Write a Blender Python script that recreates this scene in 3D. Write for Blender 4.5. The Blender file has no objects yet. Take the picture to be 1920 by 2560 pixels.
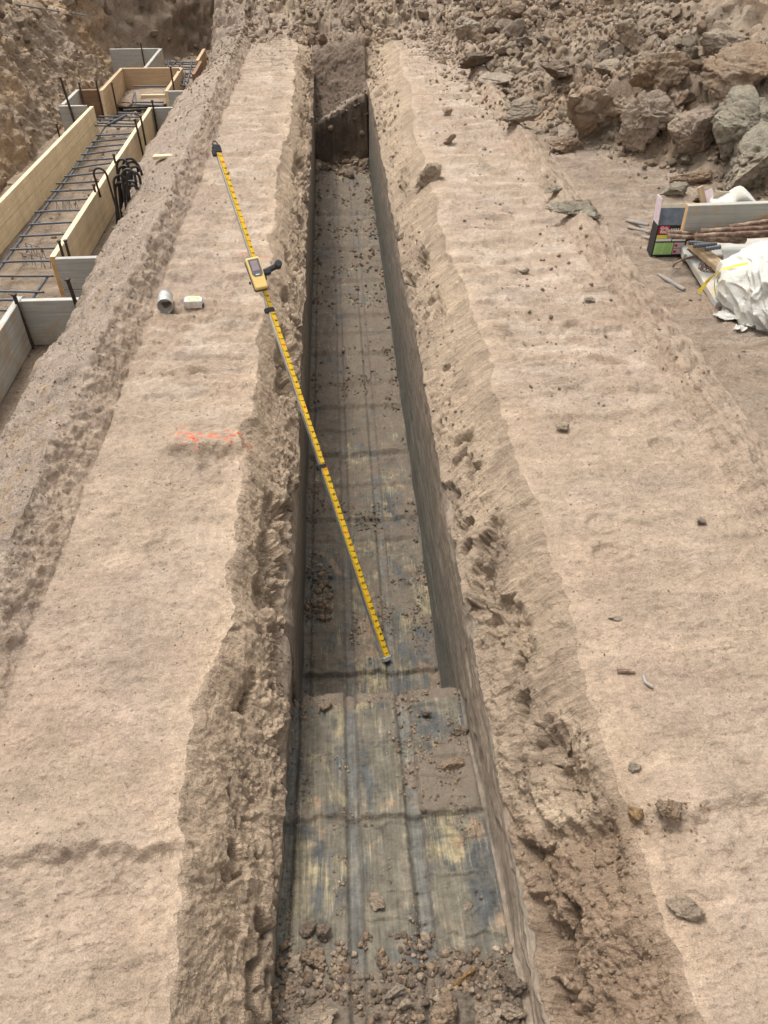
import bpy, math, random
import numpy as np
from mathutils import Vector
random.seed(5); rng = np.random.default_rng(11)
sc = bpy.context.scene
COL = sc.collection
# ------------------------------------------------------------------ camera
FPX = 1923.0
PITCH = math.atan(1660/FPX); YAW = math.atan(150/math.hypot(FPX, 1660)); EYE = 1.75
cam = bpy.data.cameras.new('camera'); camo = bpy.data.objects.new('camera', cam); COL.objects.link(camo)
cam.sensor_fit = 'VERTICAL'; cam.sensor_height = 36.0; cam.lens = 36.0*FPX/2560
cam.clip_start = .05; cam.clip_end = 200
camo.location = (0, 0, EYE); camo.rotation_euler = (math.pi/2-PITCH, 0, -YAW)
sc.camera = camo
# ------------------------------------------------------------------ sky, sun, exposure
SUN_EL = math.radians(68); SUN_AZ = math.radians(-42)      # azimuth from +Y towards +X: ahead and to the left
w = bpy.data.worlds.new('World'); sc.world = w; w.use_nodes = True
nt = w.node_tree; nt.nodes.clear()
sky = nt.nodes.new('ShaderNodeTexSky'); sky.sky_type = 'NISHITA'; sky.sun_disc = False
sky.sun_elevation = SUN_EL; sky.sun_rotation = SUN_AZ; sky.dust_density = 6; sky.air_density = 1.0
hs = nt.nodes.new('ShaderNodeHueSaturation'); hs.inputs['Saturation'].default_value = .02
bg = nt.nodes.new('ShaderNodeBackground'); bg.inputs['Strength'].default_value = .15
wo = nt.nodes.new('ShaderNodeOutputWorld')
nt.links.new(sky.outputs[0], hs.inputs['Color']); nt.links.new(hs.outputs[0], bg.inputs[0]); nt.links.new(bg.outputs[0], wo.inputs[0])
sl = bpy.data.lights.new('sun', 'SUN'); sl.energy = 1.25; sl.angle = math.radians(11); sl.color = (1, .95, .87)
so = bpy.data.objects.new('sun', sl); COL.objects.link(so)
sd = Vector((math.sin(SUN_AZ)*math.cos(SUN_EL), math.cos(SUN_AZ)*math.cos(SUN_EL), math.sin(SUN_EL)))
so.rotation_euler = sd.to_track_quat('Z', 'Y').to_euler()
vs = sc.view_settings; vs.view_transform = 'Standard'; vs.look = 'None'; vs.gamma = 1; vs.use_curve_mapping = False; vs.exposure = .66

# ------------------------------------------------------------------ measuring helpers (photo position -> place)
FW = np.array([math.sin(YAW)*math.cos(PITCH), math.cos(YAW)*math.cos(PITCH), -math.sin(PITCH)])
RT = np.array([math.cos(YAW), -math.sin(YAW), 0.]); UP = np.cross(RT, FW); S = 1920/1659.
def ray(x, y): return FW + RT*(x*S-960)/FPX - UP*(y*S-1280)/FPX
def at(x, y, z): d = ray(x, y); return np.array([0, 0, EYE]) + d*((z-EYE)/d[2])
def atY(x, y, Y): d = ray(x, y); return np.array([0, 0, EYE]) + d*(Y/d[1])
def c1(x, y): return (x*.3334, y*.3334+69.1)
def c2(x, y): return (x*.2708, y*.2708+345.6)
def c3(x, y): return (x*.19792+1330.7, y*.19792+362.9)

# ------------------------------------------------------------------ noise
def _h(ix, iy, iz, s):
    h = (ix.astype(np.uint32)*np.uint32(374761393)) ^ (iy.astype(np.uint32)*np.uint32(668265263)) ^ (iz.astype(np.uint32)*np.uint32(2147483647-58)) ^ np.uint32(s*2654435+977)
    h = (h ^ (h >> np.uint32(13)))*np.uint32(1274126177); h = (h ^ (h >> np.uint32(15)))*np.uint32(2246822519)
    return ((h ^ (h >> np.uint32(16))) & np.uint32(0xffffff)).astype(np.float32)*np.float32(1/16777216.)
def vn(x, y, z, s=0):
    x = np.asarray(x, np.float32); y = np.asarray(y, np.float32); z = np.asarray(z, np.float32)
    x, y, z = np.broadcast_arrays(x, y, z)
    fx = np.floor(x); fy = np.floor(y); fz = np.floor(z)
    ax = x-fx; ay = y-fy; az = z-fz
    ix = fx.astype(np.int64)+10000; iy = fy.astype(np.int64)+10000; iz = fz.astype(np.int64)+10000
    ax = ax*ax*ax*(ax*(ax*6-15)+10); ay = ay*ay*ay*(ay*(ay*6-15)+10); az = az*az*az*(az*(az*6-15)+10)
    def L(a, b, t): return a+(b-a)*t
    r = []
    for dz in (0, 1):
        p = L(_h(ix, iy, iz+dz, s), _h(ix+1, iy, iz+dz, s), ax); q = L(_h(ix, iy+1, iz+dz, s), _h(ix+1, iy+1, iz+dz, s), ax)
        r.append(L(p, q, ay))
    return L(r[0], r[1], az)*2-1
def fbm(x, y, z, o=4, s=0, g=.5):
    a = 1; t = 0; n = 0
    for i in range(o):
        t = t+a*vn(x, y, z, s+i*17); n += a; a *= g; x, y, z = x*2.03+3.1*i, y*2.03-1.7*i, z*2.03+.9
    return t/n
def rid(x, y, z, o=4, s=0): 
    a = 1; t = 0; n = 0
    for i in range(o):
        t = t+a*(1-2*np.abs(vn(x, y, z, s+i*17))); n += a; a *= .55; x, y, z = x*2.1+3.1, y*2.1, z*2.1
    return t/n
def cell(x, y, s=0):
    """distance to nearest and second feature point, and the id value of the nearest"""
    fx = np.floor(x); fy = np.floor(y); f1 = np.full(x.shape, 9., np.float32); f2 = f1.copy(); idv = np.zeros(x.shape, np.float32)
    for i in (-1, 0, 1):
        for j in (-1, 0, 1):
            ix = (fx+i).astype(np.int64)+10000; iy = (fy+j).astype(np.int64)+10000; z0 = np.zeros_like(ix)
            px = fx+i+_h(ix, iy, z0, s); py = fy+j+_h(ix, iy, z0+1, s); d = np.sqrt((px-x)**2+(py-y)**2).astype(np.float32)
            c = d < f1; f2 = np.where(c, f1, np.minimum(f2, d)); idv = np.where(c, _h(ix, iy, z0+2, s), idv); f1 = np.where(c, d, f1)
    return f1, f2, idv
def n1(y, f, s): return vn(y*f, np.full_like(y, .37), np.full_like(y, .71), s)+.5*vn(y*f*2.3, np.full_like(y, 5.37), np.full_like(y, .1), s+3)
def ss(x, a, b): t = np.clip((x-a)/(b-a), 0, 1); return t*t*(3-2*t)

# ------------------------------------------------------------------ objects and tags
def mk(name, V, F, mat=None, parent=None, smooth=False, col=None):
    me = bpy.data.meshes.new(name); V = np.asarray(V, np.float32)
    if isinstance(F, np.ndarray):
        k = F.shape[1]; me.vertices.add(len(V)); me.vertices.foreach_set('co', V.ravel())
        me.loops.add(F.size); me.loops.foreach_set('vertex_index', F.ravel().astype(np.int32))
        me.polygons.add(len(F)); me.polygons.foreach_set('loop_start', np.arange(0, F.size, k, dtype=np.int32)); me.polygons.foreach_set('loop_total', np.full(len(F), k, np.int32))
        me.update(calc_edges=True)
    else:
        me.from_pydata([tuple(map(float, v)) for v in V], [], [tuple(f) for f in F]); me.update()
    if smooth: me.polygons.foreach_set('use_smooth', np.ones(len(me.polygons), bool))
    if col is not None:
        a = me.color_attributes.new('Col', 'FLOAT_COLOR', 'POINT'); c = np.ones((len(V), 4), np.float32); c[:, :3] = col; a.data.foreach_set('color', c.ravel())
    if mat: me.materials.append(mat)
    o = bpy.data.objects.new(name, me); COL.objects.link(o)
    if parent: o.parent = parent
    return o
def tag(o, label=None, cat=None, group=None, kind=None):
    if label: o['label'] = label
    if cat: o['category'] = cat
    if group: o['group'] = group
    if kind: o['kind'] = kind
    return o
def empty(name, loc=(0, 0, 0)):
    o = bpy.data.objects.new(name, None); o.empty_display_size = .05; o.location = loc; COL.objects.link(o); return o
class MB:
    def __init__(s): s.v = []; s.f = []
    def add(s, V, F): n = len(s.v); s.v += [tuple(v) for v in V]; s.f += [tuple(i+n for i in f) for f in F]; return s
    def box(s, c, ax, ay, az, sx, sy, sz, bev=0.0):
        c = np.array(c, float); ax, ay, az = [np.array(a, float)/np.linalg.norm(a) for a in (ax, ay, az)]
        b = min(bev, sx*.3, sy*.3, sz*.3)
        if b <= 0:
            V = [c+ax*i*sx/2+ay*j*sy/2+az*k*sz/2 for k in (-1, 1) for j in (-1, 1) for i in (-1, 1)]
            return s.add(V, [(0, 2, 3, 1), (4, 5, 7, 6), (0, 1, 5, 4), (2, 6, 7, 3), (0, 4, 6, 2), (1, 3, 7, 5)])
        V = []; F = []; idx = {}
        for i in (-1, 1):
            for j in (-1, 1):
                for k in (-1, 1):
                    for m in range(3):
                        d = [sx/2-b, sy/2-b, sz/2-b]; d[m] += b; idx[(i, j, k, m)] = len(V); V.append(c+ax*i*d[0]+ay*j*d[1]+az*k*d[2])
                    F.append([idx[(i, j, k, 0)], idx[(i, j, k, 1)], idx[(i, j, k, 2)]] if i*j*k > 0 else [idx[(i, j, k, 2)], idx[(i, j, k, 1)], idx[(i, j, k, 0)]])
        def q(*ks): F.append([idx[t] for t in ks])
        for i in (-1, 1): 
            t = [(i, -1, -1, 0), (i, 1, -1, 0), (i, 1, 1, 0), (i, -1, 1, 0)]; q(*(t if i > 0 else t[::-1]))
            t = [(-1, i, -1, 1), (-1, i, 1, 1), (1, i, 1, 1), (1, i, -1, 1)]; q(*(t if i > 0 else t[::-1]))
            t = [(-1, -1, i, 2), (1, -1, i, 2), (1, 1, i, 2), (-1, 1, i, 2)]; q(*(t if i > 0 else t[::-1]))
        for i in (-1, 1):
            for j in (-1, 1):
                t = [(i, j, -1, 0), (i, j, -1, 1), (i, j, 1, 1), (i, j, 1, 0)]; q(*(t if i*j > 0 else t[::-1]))
                t = [(i, -1, j, 0), (i, 1, j, 0), (i, 1, j, 2), (i, -1, j, 2)]; q(*(t if i*j > 0 else t[::-1]))
                t = [(-1, i, j, 1), (-1, i, j, 2), (1, i, j, 2), (1, i, j, 1)]; q(*(t if i*j > 0 else t[::-1]))
        return s.add(V, F)
    def tube(s, P, r, n=8, cap=True, ribs=0):
        P = [np.array(p, float) for p in P]; rr = r if hasattr(r, '__len__') else [r]*len(P)
        if ribs:                                         # deformed bar: resample with a raised ring every `ribs` metres
            Q = []; R = []
            for a, b in zip(P[:-1], P[1:]):
                L = np.linalg.norm(b-a); k = max(1, int(L/ribs))
                for i in range(k):
                    for t, m in ((0, 1), (.5, 1), (.62, 1.16), (.85, 1.16)): Q.append(a+(b-a)*(i+t)/k); R.append(r*m)
            Q.append(P[-1]); R.append(r); P = Q; rr = R
        V = []; F = []; u = None
        for i, p in enumerate(P):
            t = P[min(i+1, len(P)-1)]-P[max(i-1, 0)]; t = t/(np.linalg.norm(t)+1e-9)
            if u is None: u = np.cross(t, (0, 0, 1) if abs(t[2]) < .9 else (1, 0, 0))
            u = u-t*np.dot(u, t); u = u/(np.linalg.norm(u)+1e-9); v = np.cross(t, u)
            for k in range(n): a = 2*math.pi*k/n; V.append(p+(u*math.cos(a)+v*math.sin(a))*rr[i])
        for i in range(len(P)-1):
            for k in range(n): F.append((i*n+k, i*n+(k+1) % n, (i+1)*n+(k+1) % n, (i+1)*n+k))
        if cap: F.append(tuple(range(n))[::-1]); F.append(tuple((len(P)-1)*n+k for k in range(n)))
        return s.add(V, F)
    def build(s, name, mat, parent=None, smooth=False, col=None): return mk(name, s.v, s.f, mat, parent, smooth, col)

# ------------------------------------------------------------------ materials
class NT:
    def __init__(s, name):
        s.m = bpy.data.materials.new(name); s.m.use_nodes = True; s.t = s.m.node_tree; s.b = s.t.nodes['Principled BSDF']
        s.tc = s.t.nodes.new('ShaderNodeTexCoord')
    def n(s, typ, **k):
        o = s.t.nodes.new('ShaderNode'+typ)
        for a, b in k.items(): setattr(o, a, b)
        return o
    def l(s, a, b): s.t.links.new(a, b)
    def put(s, sock, v):
        if isinstance(v, bpy.types.NodeSocket): s.l(v, sock)
        else: sock.default_value = v
    def mapping(s, scale, rot=(0, 0, 0), src='Object'):
        m = s.n('Mapping'); m.inputs['Scale'].default_value = scale; m.inputs['Rotation'].default_value = rot; s.l(s.tc.outputs[src], m.inputs[0]); return m.outputs[0]
    def noise(s, scale, detail=4, rough=.55, vec=None, dist=0):
        o = s.n('TexNoise'); o.inputs['Scale'].default_value = scale; o.inputs['Detail'].default_value = detail; o.inputs['Roughness'].default_value = rough; o.inputs['Distortion'].default_value = dist
        s.l(vec if vec is not None else s.tc.outputs['Object'], o.inputs['Vector']); return o.outputs['Fac']
    def mr(s, v, a, b, c, d):
        o = s.n('MapRange'); s.put(o.inputs[0], v); o.inputs[1].default_value = a; o.inputs[2].default_value = b; o.inputs[3].default_value = c; o.inputs[4].default_value = d; return o.outputs[0]
    def math(s, op, a, b=0): o = s.n('Math', operation=op); s.put(o.inputs[0], a); s.put(o.inputs[1], b); return o.outputs[0]
    def mix(s, f, a, b, typ='MIX'):
        o = s.n('Mix', data_type='RGBA', blend_type=typ); s.put(o.inputs[0], f)
        for k, v in ((6, a), (7, b)):
            if isinstance(v, (tuple, list)): v = (*v[:3], 1)
            s.put(o.inputs[k], v)
        return o.outputs[2]
    def bump(s, h, strength=1, dist=.01, nrm=None):
        o = s.n('Bump'); o.inputs['Strength'].default_value = strength; o.inputs['Distance'].default_value = dist; s.l(h, o.inputs['Height'])
        if nrm is not None: s.l(nrm, o.inputs['Normal'])
        return o.outputs[0]
    def out(s, col=None, rough=.9, nrm=None, metal=0, spec=None):
        if col is not None:
            if isinstance(col, (tuple, list)): col = (*col[:3], 1)
            s.put(s.b.inputs['Base Color'], col)
        s.put(s.b.inputs['Roughness'], rough); s.put(s.b.inputs['Metallic'], metal)
        if spec is not None: s.b.inputs['Specular IOR Level'].default_value = spec
        if nrm is not None: s.l(nrm, s.b.inputs['Normal'])
        return s.m
def soil(name, fine=1.0, coarse=1.0, speck=.35, aniso=None, mott=1.0, streak=False):
    t = NT(name); a = t.n('Attribute'); a.attribute_name = 'Col'
    vec = t.mapping(*aniso) if aniso else None
    na = t.noise(7, 6, .6); nb = t.noise(1 if streak else 42, 6, .62, vec, .6 if streak else 0); nc = t.noise(330, 2, .5); nd = t.noise(120, 3, .6)
    k = t.mr(na, .3, .7, 1-.15*mott, 1+.12*mott); k = t.math('MULTIPLY', k, t.mr(nb, .28, .72, 1-.22*mott, 1+.17*mott)); k = t.math('MULTIPLY', k, t.mr(nc, .3, .7, 1-.17*fine, 1+.16*fine)); k = t.math('MULTIPLY', k, t.mr(nd, .3, .7, 1-.12*fine, 1+.1*fine)); k = t.math('MULTIPLY', k, t.mr(t.noise(1, 5, .6, t.mapping((4, 9, 6)), .4), .32, .68, 1-.13*mott, 1+.12*mott))
    cc = t.mix(1, a.outputs['Color'], k, 'MULTIPLY')
    cc = t.mix(t.mr(na, .42, .68, 0, .4), cc, t.mix(1, cc, (.97, .98, .99), 'MULTIPLY'))
    if speck:                                             # small pale grit
        vo = t.n('TexVoronoi'); vo.inputs['Scale'].default_value = 190; t.l(t.tc.outputs['Object'], vo.inputs['Vector'])
        m = t.math('MULTIPLY', t.mr(vo.outputs['Distance'], .12, .26, 1, 0), t.mr(t.noise(75, 1), .5, .66, 0, speck))
        cc = t.mix(m, cc, (.62, .57, .5))
        vo2 = t.n('TexVoronoi'); vo2.inputs['Scale'].default_value = 120; vo2.inputs['Randomness'].default_value = 1; t.l(t.tc.outputs['Object'], vo2.inputs['Vector'])
        m2 = t.math('MULTIPLY', t.mr(vo2.outputs['Distance'], .1, .24, 1, 0), t.mr(t.noise(34, 2), .52, .66, 0, speck*1.2))
        cc = t.mix(m2, cc, (.2, .145, .1))
    b = t.bump(t.noise(26, 9, .72), .8*coarse, .03)
    if streak: b = t.bump(nb, .9, .02, b)
    b = t.bump(nd, .7*fine, .009, b); b = t.bump(nc, .5*fine, .003, b)
    return t.out(cc, .95, b, spec=.25)
M = {}
M['dust'] = soil('dry_dust_soil', 1.0, .55, .4)
M['gravel'] = soil('gravelly_soil', 1.5, 1.1, .75)
M['lip'] = soil('crumbling_soil', 1.0, 1.2, .25)
M['shoulder'] = soil('dusty_shoulder_soil', 1.0, 1.0, .25, ((9, 2.2*26, 9),), streak=True)
M['bank'] = soil('bank_soil', 1.0, 1.5, .2)
M['heap'] = soil('spoil_soil', 1.1, 1.4, .3)
M['clod'] = soil('clod_soil', 1.0, 1.5, .15)
def wall_mat():
    t = NT('smeared_clay_wall'); sep = t.n('SeparateXYZ'); t.l(t.tc.outputs['Object'], sep.inputs[0]); z = sep.outputs[2]
    st = t.noise(1, 6, .65, t.mapping((6, 3.2, 48)), .8); st2 = t.noise(1, 5, .6, t.mapping((20, 6, 190))); pt = t.noise(3.2, 5, .6); fn = t.noise(150, 3)
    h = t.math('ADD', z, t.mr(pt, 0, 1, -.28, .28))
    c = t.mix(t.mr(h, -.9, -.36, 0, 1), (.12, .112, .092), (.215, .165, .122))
    c = t.mix(t.mr(pt, .52, .7, 0, .6), c, (.155, .145, .11))
    k = t.math('MULTIPLY', t.mr(st, .32, .68, .64, 1.3), t.math('MULTIPLY', t.mr(st2, .3, .7, .85, 1.15), t.mr(t.noise(35, 7, .7), .3, .7, .75, 1.22)))
    c = t.mix(1, c, k, 'MULTIPLY'); c = t.mix(t.mr(t.noise(1, 4, .7, t.mapping((5, 2.5, 34))), .64, .72, 0, .8), c, (.07, .06, .048))
    c = t.mix(t.mr(t.noise(1, 3, .7, t.mapping((7, 3, 45))), .68, .76, 0, .5), c, (.4, .34, .25))
    b = t.bump(st, .5, .02); b = t.bump(st2, .5, .006, b); b = t.bump(t.noise(40, 7, .7), .5, .012, b); b = t.bump(fn, .3, .002, b)
    return t.out(c, .8, b, spec=.3)
M['wall'] = wall_mat()
def floor_mat():
    t = NT('scraped_clay_floor'); a = t.n('Attribute'); a.attribute_name = 'Col'
    sp = t.n('SeparateColor'); t.l(a.outputs['Color'], sp.inputs[0]); dust, strip = sp.outputs[0], sp.outputs[1]
    pa = t.noise(1, 3, .55, t.mapping((9, 5, 5)), .6); pb = t.noise(1, 3, .55, t.mapping((7, 3.6, 5), (0, 0, .1)), .4); 
    m2 = t.n('Mapping'); m2.inputs['Location'].default_value = (7.3, 2.1, 3); m2.inputs['Scale'].default_value = (8, 4.5, 5); t.l(t.tc.outputs['Object'], m2.inputs[0])
    pc = t.noise(1, 4, .6, m2.outputs[0], .5)
    st = t.noise(1, 5, .65, t.mapping((130, 7, 10))); st2 = t.noise(1, 4, .6, t.mapping((45, 3, 10))); fn = t.noise(210, 3, .6)
    c = t.mix(t.mr(pa, .35, .65, 0, 1), (.13, .116, .09), (.195, .17, .13))
    c = t.mix(t.mr(t.math('ADD', pb, t.mr(st2, .3, .7, -.06, .06)), .5, .6, 0, .85), c, (.08, .085, .088))
    c = t.mix(t.mr(t.math('ADD', pc, t.mr(st, .3, .7, -.06, .06)), .54, .66, 0, .75), c, (.35, .29, .175))
    c = t.mix(t.mr(t.math('ADD', pa, t.mr(st, .3, .7, -.05, .05)), .6, .67, 0, .6), c, (.34, .22, .14))
    c = t.mix(t.math('MULTIPLY', strip, .7), c, (.135, .135, .128))
    c = t.mix(1, c, t.math('MULTIPLY', t.mr(st, .3, .7, .72, 1.28), t.mr(st2, .3, .7, .88, 1.1)), 'MULTIPLY')
    c = t.mix(t.mr(st, .64, .74, 0, .6), c, (.42, .40, .35))
    cx_ = t.noise(1, 5, .7, t.mapping((26, 44, 20)), .9); c = t.mix(1, c, t.math('MULTIPLY', t.mr(cx_, .3, .7, .8, 1.2), t.mr(t.noise(24, 9, .75), .3, .7, .6, 1.4)), 'MULTIPLY'); c = t.mix(t.mr(cx_, .66, .74, 0, .6), c, (.07, .062, .05))
    d = t.math('ADD', dust, t.mr(t.noise(14, 7, .7), .3, .7, -.42, .42)); df = t.mr(d, .35, .6, 0, .9)
    br = t.mix(1, t.mix(t.noise(20, 5), (.135, .107, .083), (.225, .178, .138)), t.mr(fn, .3, .7, .75, 1.25), 'MULTIPLY')
    c = t.mix(df, c, br)
    c = t.mix(1, c, (.94, .92, .88), 'MULTIPLY')
    c = t.mix(t.math('MULTIPLY', sp.outputs[2], t.mr(t.noise(30, 5, .7), .38, .6, .15, .75)), c, (.075, .06, .045))  # painted shade: darkens the floor's edges and cross-steps
    b = t.bump(st, .6, .005); b = t.bump(t.noise(60, 7, .7), .8, .012, b); b = t.bump(cx_, .5, .008, b); b = t.bump(fn, .35, .002, b)
    return t.out(c, t.mr(df, 0, 1, .62, .92), b, spec=.35)
M['floor'] = floor_mat()
def wood(name, ca, cb, grain=1.0, stain=None, rough=.75):
    t = NT(name); g = t.noise(1, 6, .6, t.mapping((1.3, 40, 40)), .8); g2 = t.noise(1, 4, .6, t.mapping((5, 170, 170))); p = t.noise(5, 4, .6)
    c = t.mix(t.mr(g, .32, .68, 0, 1), ca, cb); c = t.mix(1, c, t.mr(g2, .3, .7, 1-.2*grain, 1+.15*grain), 'MULTIPLY'); c = t.mix(1, c, t.mr(p, .3, .7, .86, 1.1), 'MULTIPLY')
    if stain: c = t.mix(t.mr(t.noise(stain[1], 5, .65), .5, .6, 0, stain[2]), c, stain[0])
    c = t.mix(t.mr(t.noise(16, 7, .7), .56, .7, 0, .35), c, (.36, .28, .21)); c = t.mix(t.mr(t.noise(3.5, 5, .7), .56, .7, 0, .3), c, (.3, .24, .18))
    return t.out(c, rough, t.bump(g2, .35, .002), spec=.3)
M['newwood'] = wood('pale_fresh_lumber', (.62, .49, .31), (.74, .61, .41), .5)
M['tanwood'] = wood('tan_lumber', (.42, .29, .17), (.56, .41, .26), .8)
M['brownwood'] = wood('brown_lumber', (.2, .115, .065), (.3, .18, .11), .8)
M['greywood'] = wood('concrete_stained_lumber', (.34, .335, .31), (.5, .49, .45), .8, ((.4, .29, .18), 6, .5))
M['rustwood'] = wood('weathered_form_lumber', (.33, .32, .28), (.45, .44, .39), .5, ((.42, .25, .09), 5, .9))
M['endgrain'] = wood('cut_end_lumber', (.5, .3, .13), (.62, .4, .2), .8)
def metal(name, c, rough, met, rust=None, rs=20, bump=.3):
    t = NT(name); n = t.noise(rs, 5, .65); cc = t.mix(t.mr(n, .3, .7, 0, 1), tuple(x*.75 for x in c), tuple(min(1, x*1.2) for x in c))
    if rust: cc = t.mix(t.mr(n, .48, .6, 0, .85), cc, rust)
    return t.out(cc, rough, t.bump(t.noise(rs*6, 3), bump, .001), met)
M['rebar'] = metal('blue_grey_rebar', (.1, .115, .135), .5, .45, (.1, .075, .055), 9)
M['dusty_rebar'] = metal('dusty_rebar', (.25, .26, .27), .7, .2, (.33, .26, .2), 14)
M['black_rebar'] = metal('dark_rebar', (.03, .028, .028), .5, .4, (.06, .045, .035), 12)
M['stake'] = metal('rusty_steel_stake', (.055, .042, .035), .65, .4, (.11, .06, .035), 25)
M['rust_pipe'] = metal('muddy_rusty_stake', (.17, .1, .07), .75, .2, (.36, .27, .2), 18, .6)
M['alu'] = metal('aluminium', (.62, .64, .65), .38, .75, None, 30, .1)
M['tin'] = metal('tin_plate', (.6, .6, .58), .42, .7, (.42, .38, .33), 28, .2)
M['tin_in'] = metal('tin_inside', (.75, .74, .71), .5, .3, (.5, .45, .4), 22, .2)
M['chrome'] = metal('satin_chrome', (.66, .67, .67), .3, .8, None, 30, .05)
def plain(name, c, rough=.5, var=.12, sc_=40, met=0, spec=.4):
    t = NT(name); n = t.noise(sc_, 4, .6); cc = t.mix(1, (*c, 1), t.mr(n, .3, .7, 1-var, 1+var), 'MULTIPLY'); return t.out(cc, rough, t.bump(n, .1, .001), met, spec)
M['yellow'] = plain('yellow_scale_print', (.72, .44, .02), .5, .2, 60)
M['print'] = plain('black_print', (.02, .018, .015), .5); M['redprint'] = plain('red_print', (.62, .05, .02), .5)
M['black'] = plain('black_plastic', (.022, .023, .026), .45); M['grey'] = plain('dark_grey_rubber', (.075, .075, .07), .6)
M['recv'] = plain('pale_yellow_plastic', (.72, .5, .17), .45, .06); M['screen'] = plain('smoked_screen', (.13, .125, .13), .15, .15, 60)
M['lcd'] = plain('display_glass', (.28, .22, .23), .12, .1, 60)
M['card_black'] = plain('black_printed_card', (.02, .02, .023), .5); M['card_grey'] = plain('slate_card', (.1, .115, .14), .55, .3, 30)
M['card_in'] = plain('cream_card_inside', (.7, .6, .44), .7, .1); M['card_lilac'] = plain('lilac_card', (.6, .5, .53), .7, .1)
M['white'] = plain('white_print', (.8, .8, .78), .5, .04); M['lime'] = plain('lime_print', (.42, .68, .25), .5, .06); M['lemon'] = plain('lemon_print', (.75, .7, .1), .5, .06)
M['badge'] = plain('crimson_print', (.55, .012, .045), .45, .06); M['txt'] = plain('small_grey_print', (.22, .32, .16), .5)
M['strap'] = plain('yellow_strap', (.78, .6, .06), .4, .1)
def plastic_mat(name, c, tr):
    t = NT(name); n = t.noise(14, 5, .6); cc = t.mix(t.mr(n, .5, .7, 0, .55), c, (.62, .54, .42)); n2 = t.noise(26, 6, .65, None, 1.2)
    return t.out(cc, .5, t.bump(n2, .6, .012), spec=.35)
M['sheet'] = plastic_mat('cloudy_plastic_sheet', (.5, .485, .44), 1.0)

# ------------------------------------------------------------------ terrain: one loft of cross-sections along the trench, cut into the pieces of the setting
ys = [-1.6]
while ys[-1] < 17:
    y = ys[-1]; zz = .757*y+.653*EYE
    d = .03 if y < .25 else min(.03, max(.0026, .0009*zz*zz))
    if 9.25 < y < 10.8: d = .012
    if y > 14: d = .12
    ys.append(y+d)
Yr = np.array(ys, np.float32); R = len(Yr)
eL = .010*n1(Yr, 24, 503)+.035*n1(Yr, 1.9, 3)+.02*n1(Yr, 7, 4)-.03*ss(Yr, .5, 1.15)*(1-ss(Yr, 1.2, 1.42))+.03*ss(Yr, 1.35, 1.6)*(1-ss(Yr, 2.0, 2.6))
eR = .010*n1(Yr, 22, 513)+.035*n1(Yr, 1.6, 13)+.02*n1(Yr, 6, 14)+.10*ss(Yr, 6, 9)
EX = 1-ss(Yr, 10.0, 10.8)                                # the trench fades out behind its end wall
ft = -1.05+.012*n1(Yr, 1.1, 31)                           # trench floor
near = -.60+.22*(1.70-Yr)/1.05*1.0
stepY = ss(Yr, 1.698, 1.722)
FZ = near*(1-stepY)+ft*stepY
NR = 1-ss(Yr, 1.0, 1.8)
def FZe(k): return FZ+(.42+.30*k)*ss(Yr, 9.42, 9.49)+(.66-.30*k)*ss(Yr, 9.56, 10.75)
lipn = 1-ss(Yr, 10.6, 12.6)
bx = -1.46+.05*n1(Yr, 1.3, 21)+.025*n1(Yr, 5, 22)-.12*ss(Yr, 5.3, 6.5)*(1-ss(Yr, 8.2, 9.5))
dz = -.55-.0*Yr
cv = [  # (X, z) of each control line
 (-9+0*Yr, 2.1+.1*n1(Yr, .6, 41)), (-5.0+.2*n1(Yr, .5, 42), 1.25+.12*n1(Yr, .7, 43)), (-3.42+.1*n1(Yr, .7, 44), .28+.09*n1(Yr, .9, 45)), (-2.97+.05*n1(Yr, 1.5, 46), -.55+0*Yr),
 (-1.66+.02*n1(Yr, 2, 47), -.55+0*Yr), (bx, -.13+.02*n1(Yr, 2, 48)), (-1.06+.02*n1(Yr, 2.2, 49), .13+.015*n1(Yr, 3, 50)), (-.94+.02*n1(Yr, 2.5, 51), 0*Yr),
 (-.40+eL, 0*Yr), (-.213-.009*NR+.008*n1(Yr, 3, 52), -.25-.06*NR+.03*n1(Yr, 2.6, 53)), (-.237+.003*n1(Yr, 4, 54), FZe(0)),
 (.374+.004*n1(Yr, 4, 55), FZe(1)), (.390+.012*NR+.008*n1(Yr, 3, 56), -.25-.06*NR+.035*n1(Yr, 2.2, 57)), (.645+eR, 0*Yr),
 (1.37+.02*n1(Yr, 2, 58), 0*Yr), (1.45+.015*n1(Yr, 3, 59), .09+.015*n1(Yr, 3, 159)), (1.62, 0*Yr), (3.3, 0*Yr), (10, 0*Yr)]
nn = [70, 110, 70, 60, 24, 62, 34, 90, 92, 26, 96, 56, 96, 104, 22, 26, 130, 120]
Gx = []; Gz = []; U = []
for i, n in enumerate(nn):
    t = np.linspace(0, 1, n+1)[:-1] if i < len(nn)-1 else np.linspace(0, 1, n+1)
    xa, za = cv[i]; xb, zb = cv[i+1]; xa = np.broadcast_to(np.asarray(xa, np.float32), (R,)); xb = np.broadcast_to(np.asarray(xb, np.float32), (R,))
    tz = t.copy()
    if i == 8: tz = t**1.15
    if i == 12: tz = 1-(1-t)**1.15
    if i == 1: tz = t
    Gx.append(xa[:, None]*(1-t)+xb[:, None]*t); Gz.append(za[:, None]*(1-tz)+zb[:, None]*tz); U.append(i+t)
Gx = np.concatenate(Gx, 1).astype(np.float32); Gz = np.concatenate(Gz, 1).astype(np.float32); U = np.concatenate(U); C = len(U)
GY = np.repeat(Yr[:, None], C, 1).astype(np.float32)
YY = Yr[:, None]
def um(a, b, s=.15): return ss(U, a-s, a+s)*(1-ss(U, b-s, b+s))
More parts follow.
